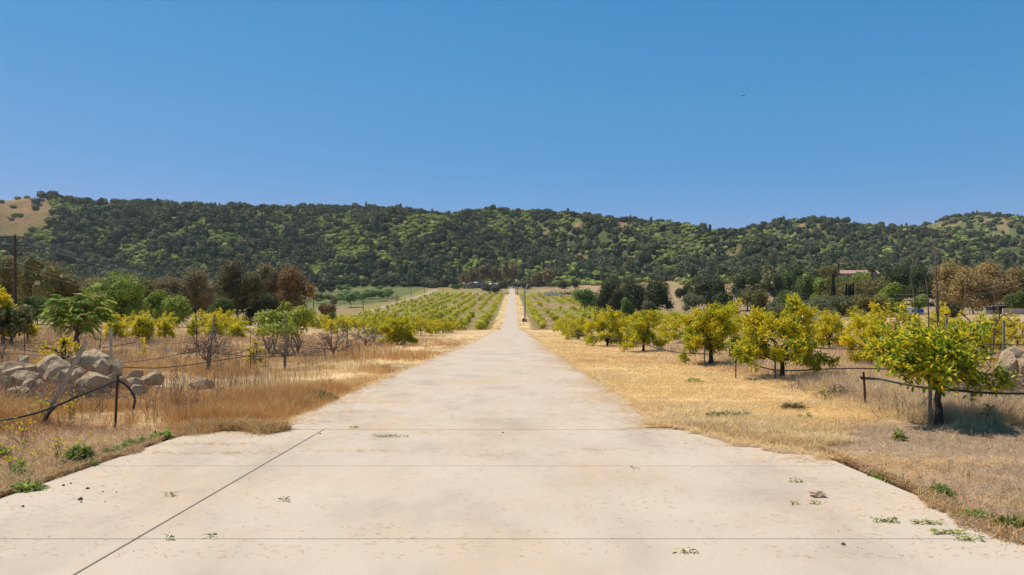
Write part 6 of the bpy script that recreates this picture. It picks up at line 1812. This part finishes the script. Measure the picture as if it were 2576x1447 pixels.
# shed at the right edge
gx = G(2534, 112); t = thing('shed', 'small dark open-fronted shed at the right edge', 'shed', (gx.x, gx.y, gx.z))
Hs = hgt(2534, 767, 112)
mb = MB(); box(mb, (0, 1.2, Hs/2-.1), (3.0, .12, Hs-.2)); box(mb, (-1.45, 0, Hs/2-.1), (.12, 2.5, Hs-.2)); box(mb, (1.45, 0, Hs/2-.1), (.12, 2.5, Hs-.2)); mb.build('wall', M_SHED, t)
mb = MB(); box(mb, (0, 0, Hs), (3.7, 3.2, .14)); mb.build('roof', M_SHED, t)
for q in (-.5, .5): mb = MB(); box(mb, (q, -1.3, Hs/2-.1), (.14, .14, Hs-.2)); mb.build('post', M_WOOD, t)
gw = G(2560, 104); mb = MB(); box(mb, (0, 0, .4), (4.6, .2, 1.0)); o = mb.build('low_wall', M_WALLP); o.location = gw; tag(o, 'pale low wall below the dark shed at the right edge', 'wall')
gx = G(2506, 114); t = thing('shed', 'small grey tin-roofed lean-to left of the dark shed', 'shed', gx); mb = MB(); box(mb, (0, 0, Hs*.4), (2.0, 2.2, Hs*.8)); mb.build('wall', M_WALLH, t); mb = MB(); box(mb, (0, 0, Hs*.83), (2.5, 2.7, .1)); mb.build('roof', M_METALR, t)
# buildings among the far eucalyptus
for i, (px, d, L, H, lab) in enumerate([(1178, 668, 10, 4.2, 'small pinkish building left among the far eucalyptus trunks'), (1206, 672, 11, 4.8, 'wider tan building in the middle behind the far eucalyptus trunks'), (1240, 668, 9, 3.6, 'small pale building at the right behind the far eucalyptus trunks')]):
    g = G(px, d); t = thing('farm_building', lab, 'building', g, group='farm buildings behind the eucalyptus row'); mb = MB(); box(mb, (0, 0, H/2-.3), (L, 6, H)); mb.build('wall', M_WALLP, t); mb = MB(); gable(mb, 0, 0, H-.3, L, 6, 1.3); mb.build('roof', M_ROOFT if i == 0 else M_METALR, t)
    for q in (-L*.28, L*.28): mb = MB(); box(mb, (q, -3.03, 1.8), (1.2, .1, 1.2)); mb.build('window', M_GLASS, t)
    mb = MB(); box(mb, (0, -3.03, 1.0), (1.1, .1, 2.2)); mb.build('door', M_SHED, t)

# field fence along the hay field: posts
rngf = np.random.default_rng(33)
mb0 = MB(); tube(mb0, [(0, 0, -.3), (0, 0, 1.35)], .06, 5); fp = mb0.mesh('fence_post', M_WOOD)
for i, y in enumerate(np.arange(292, 470, 9.5)):
    for sx, nm in ((-73.2, 'far'), (-66.2, 'near')):
        o = inst(fp, 'fence_post', None, (sx + rngf.normal(0, .1), y, tz(sx, y)), 0, rngf.uniform(.9, 1.15))
        tag(o, f'thin fence post, {ORD[i]} up the {nm} side of the side road', 'post', f'fence posts on the {nm} side of the side road')

# ------------------------------------------------------------------ birds
def bird(px, py, d, span, bank, label, yaw=0.0):
    p = W(px, py, d); t = MB()
    V, Fc = ico(2); t.add(V*np.array([.055, .24, .05])*span/1.8, Fc)
    s = span/2
    for sg in (-1, 1):
        up = .05 if sg < 0 else .62
        pts = [(0, .10, .02), (sg*.28*s, .16*s, .28*s*up), (sg*.62*s, .10*s, .60*s*up), (sg*1.0*s, -.12*s, 1.0*s*up*.95 + .04)]
        ch = [.32*s, .36*s, .30*s, .10*s]; Vt = []
        for (x_, y_, z_), c in zip(pts, ch):
            Vt += [(x_, y_, z_+.012), (x_, y_-c, z_+.005), (x_, y_, z_-.012), (x_, y_-c, z_-.008)]
        Fq = []
        for r in range(3):
            b = r*4; Fq += [[b, b+1, b+5, b+4], [b+2, b+6, b+7, b+3], [b, b+4, b+6, b+2], [b+1, b+3, b+7, b+5]]
        Fq.append([12, 13, 15, 14]); t.add(Vt, Fq)
    t.add([(-.06, -.2, 0), (.06, -.2, 0), (.12, -.48, .0), (-.12, -.48, .0), (0, -.3, .03), (0, -.3, -.03)], [[0, 1, 4], [1, 2, 4], [2, 3, 4], [3, 0, 4], [1, 0, 5], [2, 1, 5], [3, 2, 5], [0, 3, 5]])
    o = t.build('bird', M_BIRD); o.location = p; o.rotation_euler = (rad(-8), bank, yaw); tag(o, label, 'bird', 'birds in the sky')


bird(1872, 241.5, 175, 1.8, 0.0, 'large dark bird soaring with one wing raised in the right half of the sky', rad(20))
bird(304, 241, 420, 1.2, .2, 'tiny dark bird speck high in the left sky', 1.0)
bird(2133, 254, 420, .9, .1, 'tiny faint bird speck right of the large soaring bird', 2.0)

# ------------------------------------------------------------------ air
HAZE = .00007
hb_ = MB(); box(hb_, (200, 900, 245), (5200, 2500, 640))
m, nt, out = mat('pale_air')
pv = nt.nodes.new('ShaderNodeVolumePrincipled'); pv.inputs['Density'].default_value = HAZE; pv.inputs['Color'].default_value = (.80, .88, 1, 1); pv.inputs['Anisotropy'].default_value = .2
nt.links.new(pv.outputs[0], out.inputs['Volume'])
if HAZE:
    o = hb_.build('haze', m); o['kind'] = 'stuff'; tag(o, 'faint blue haze of the air in front of the hills', 'haze')
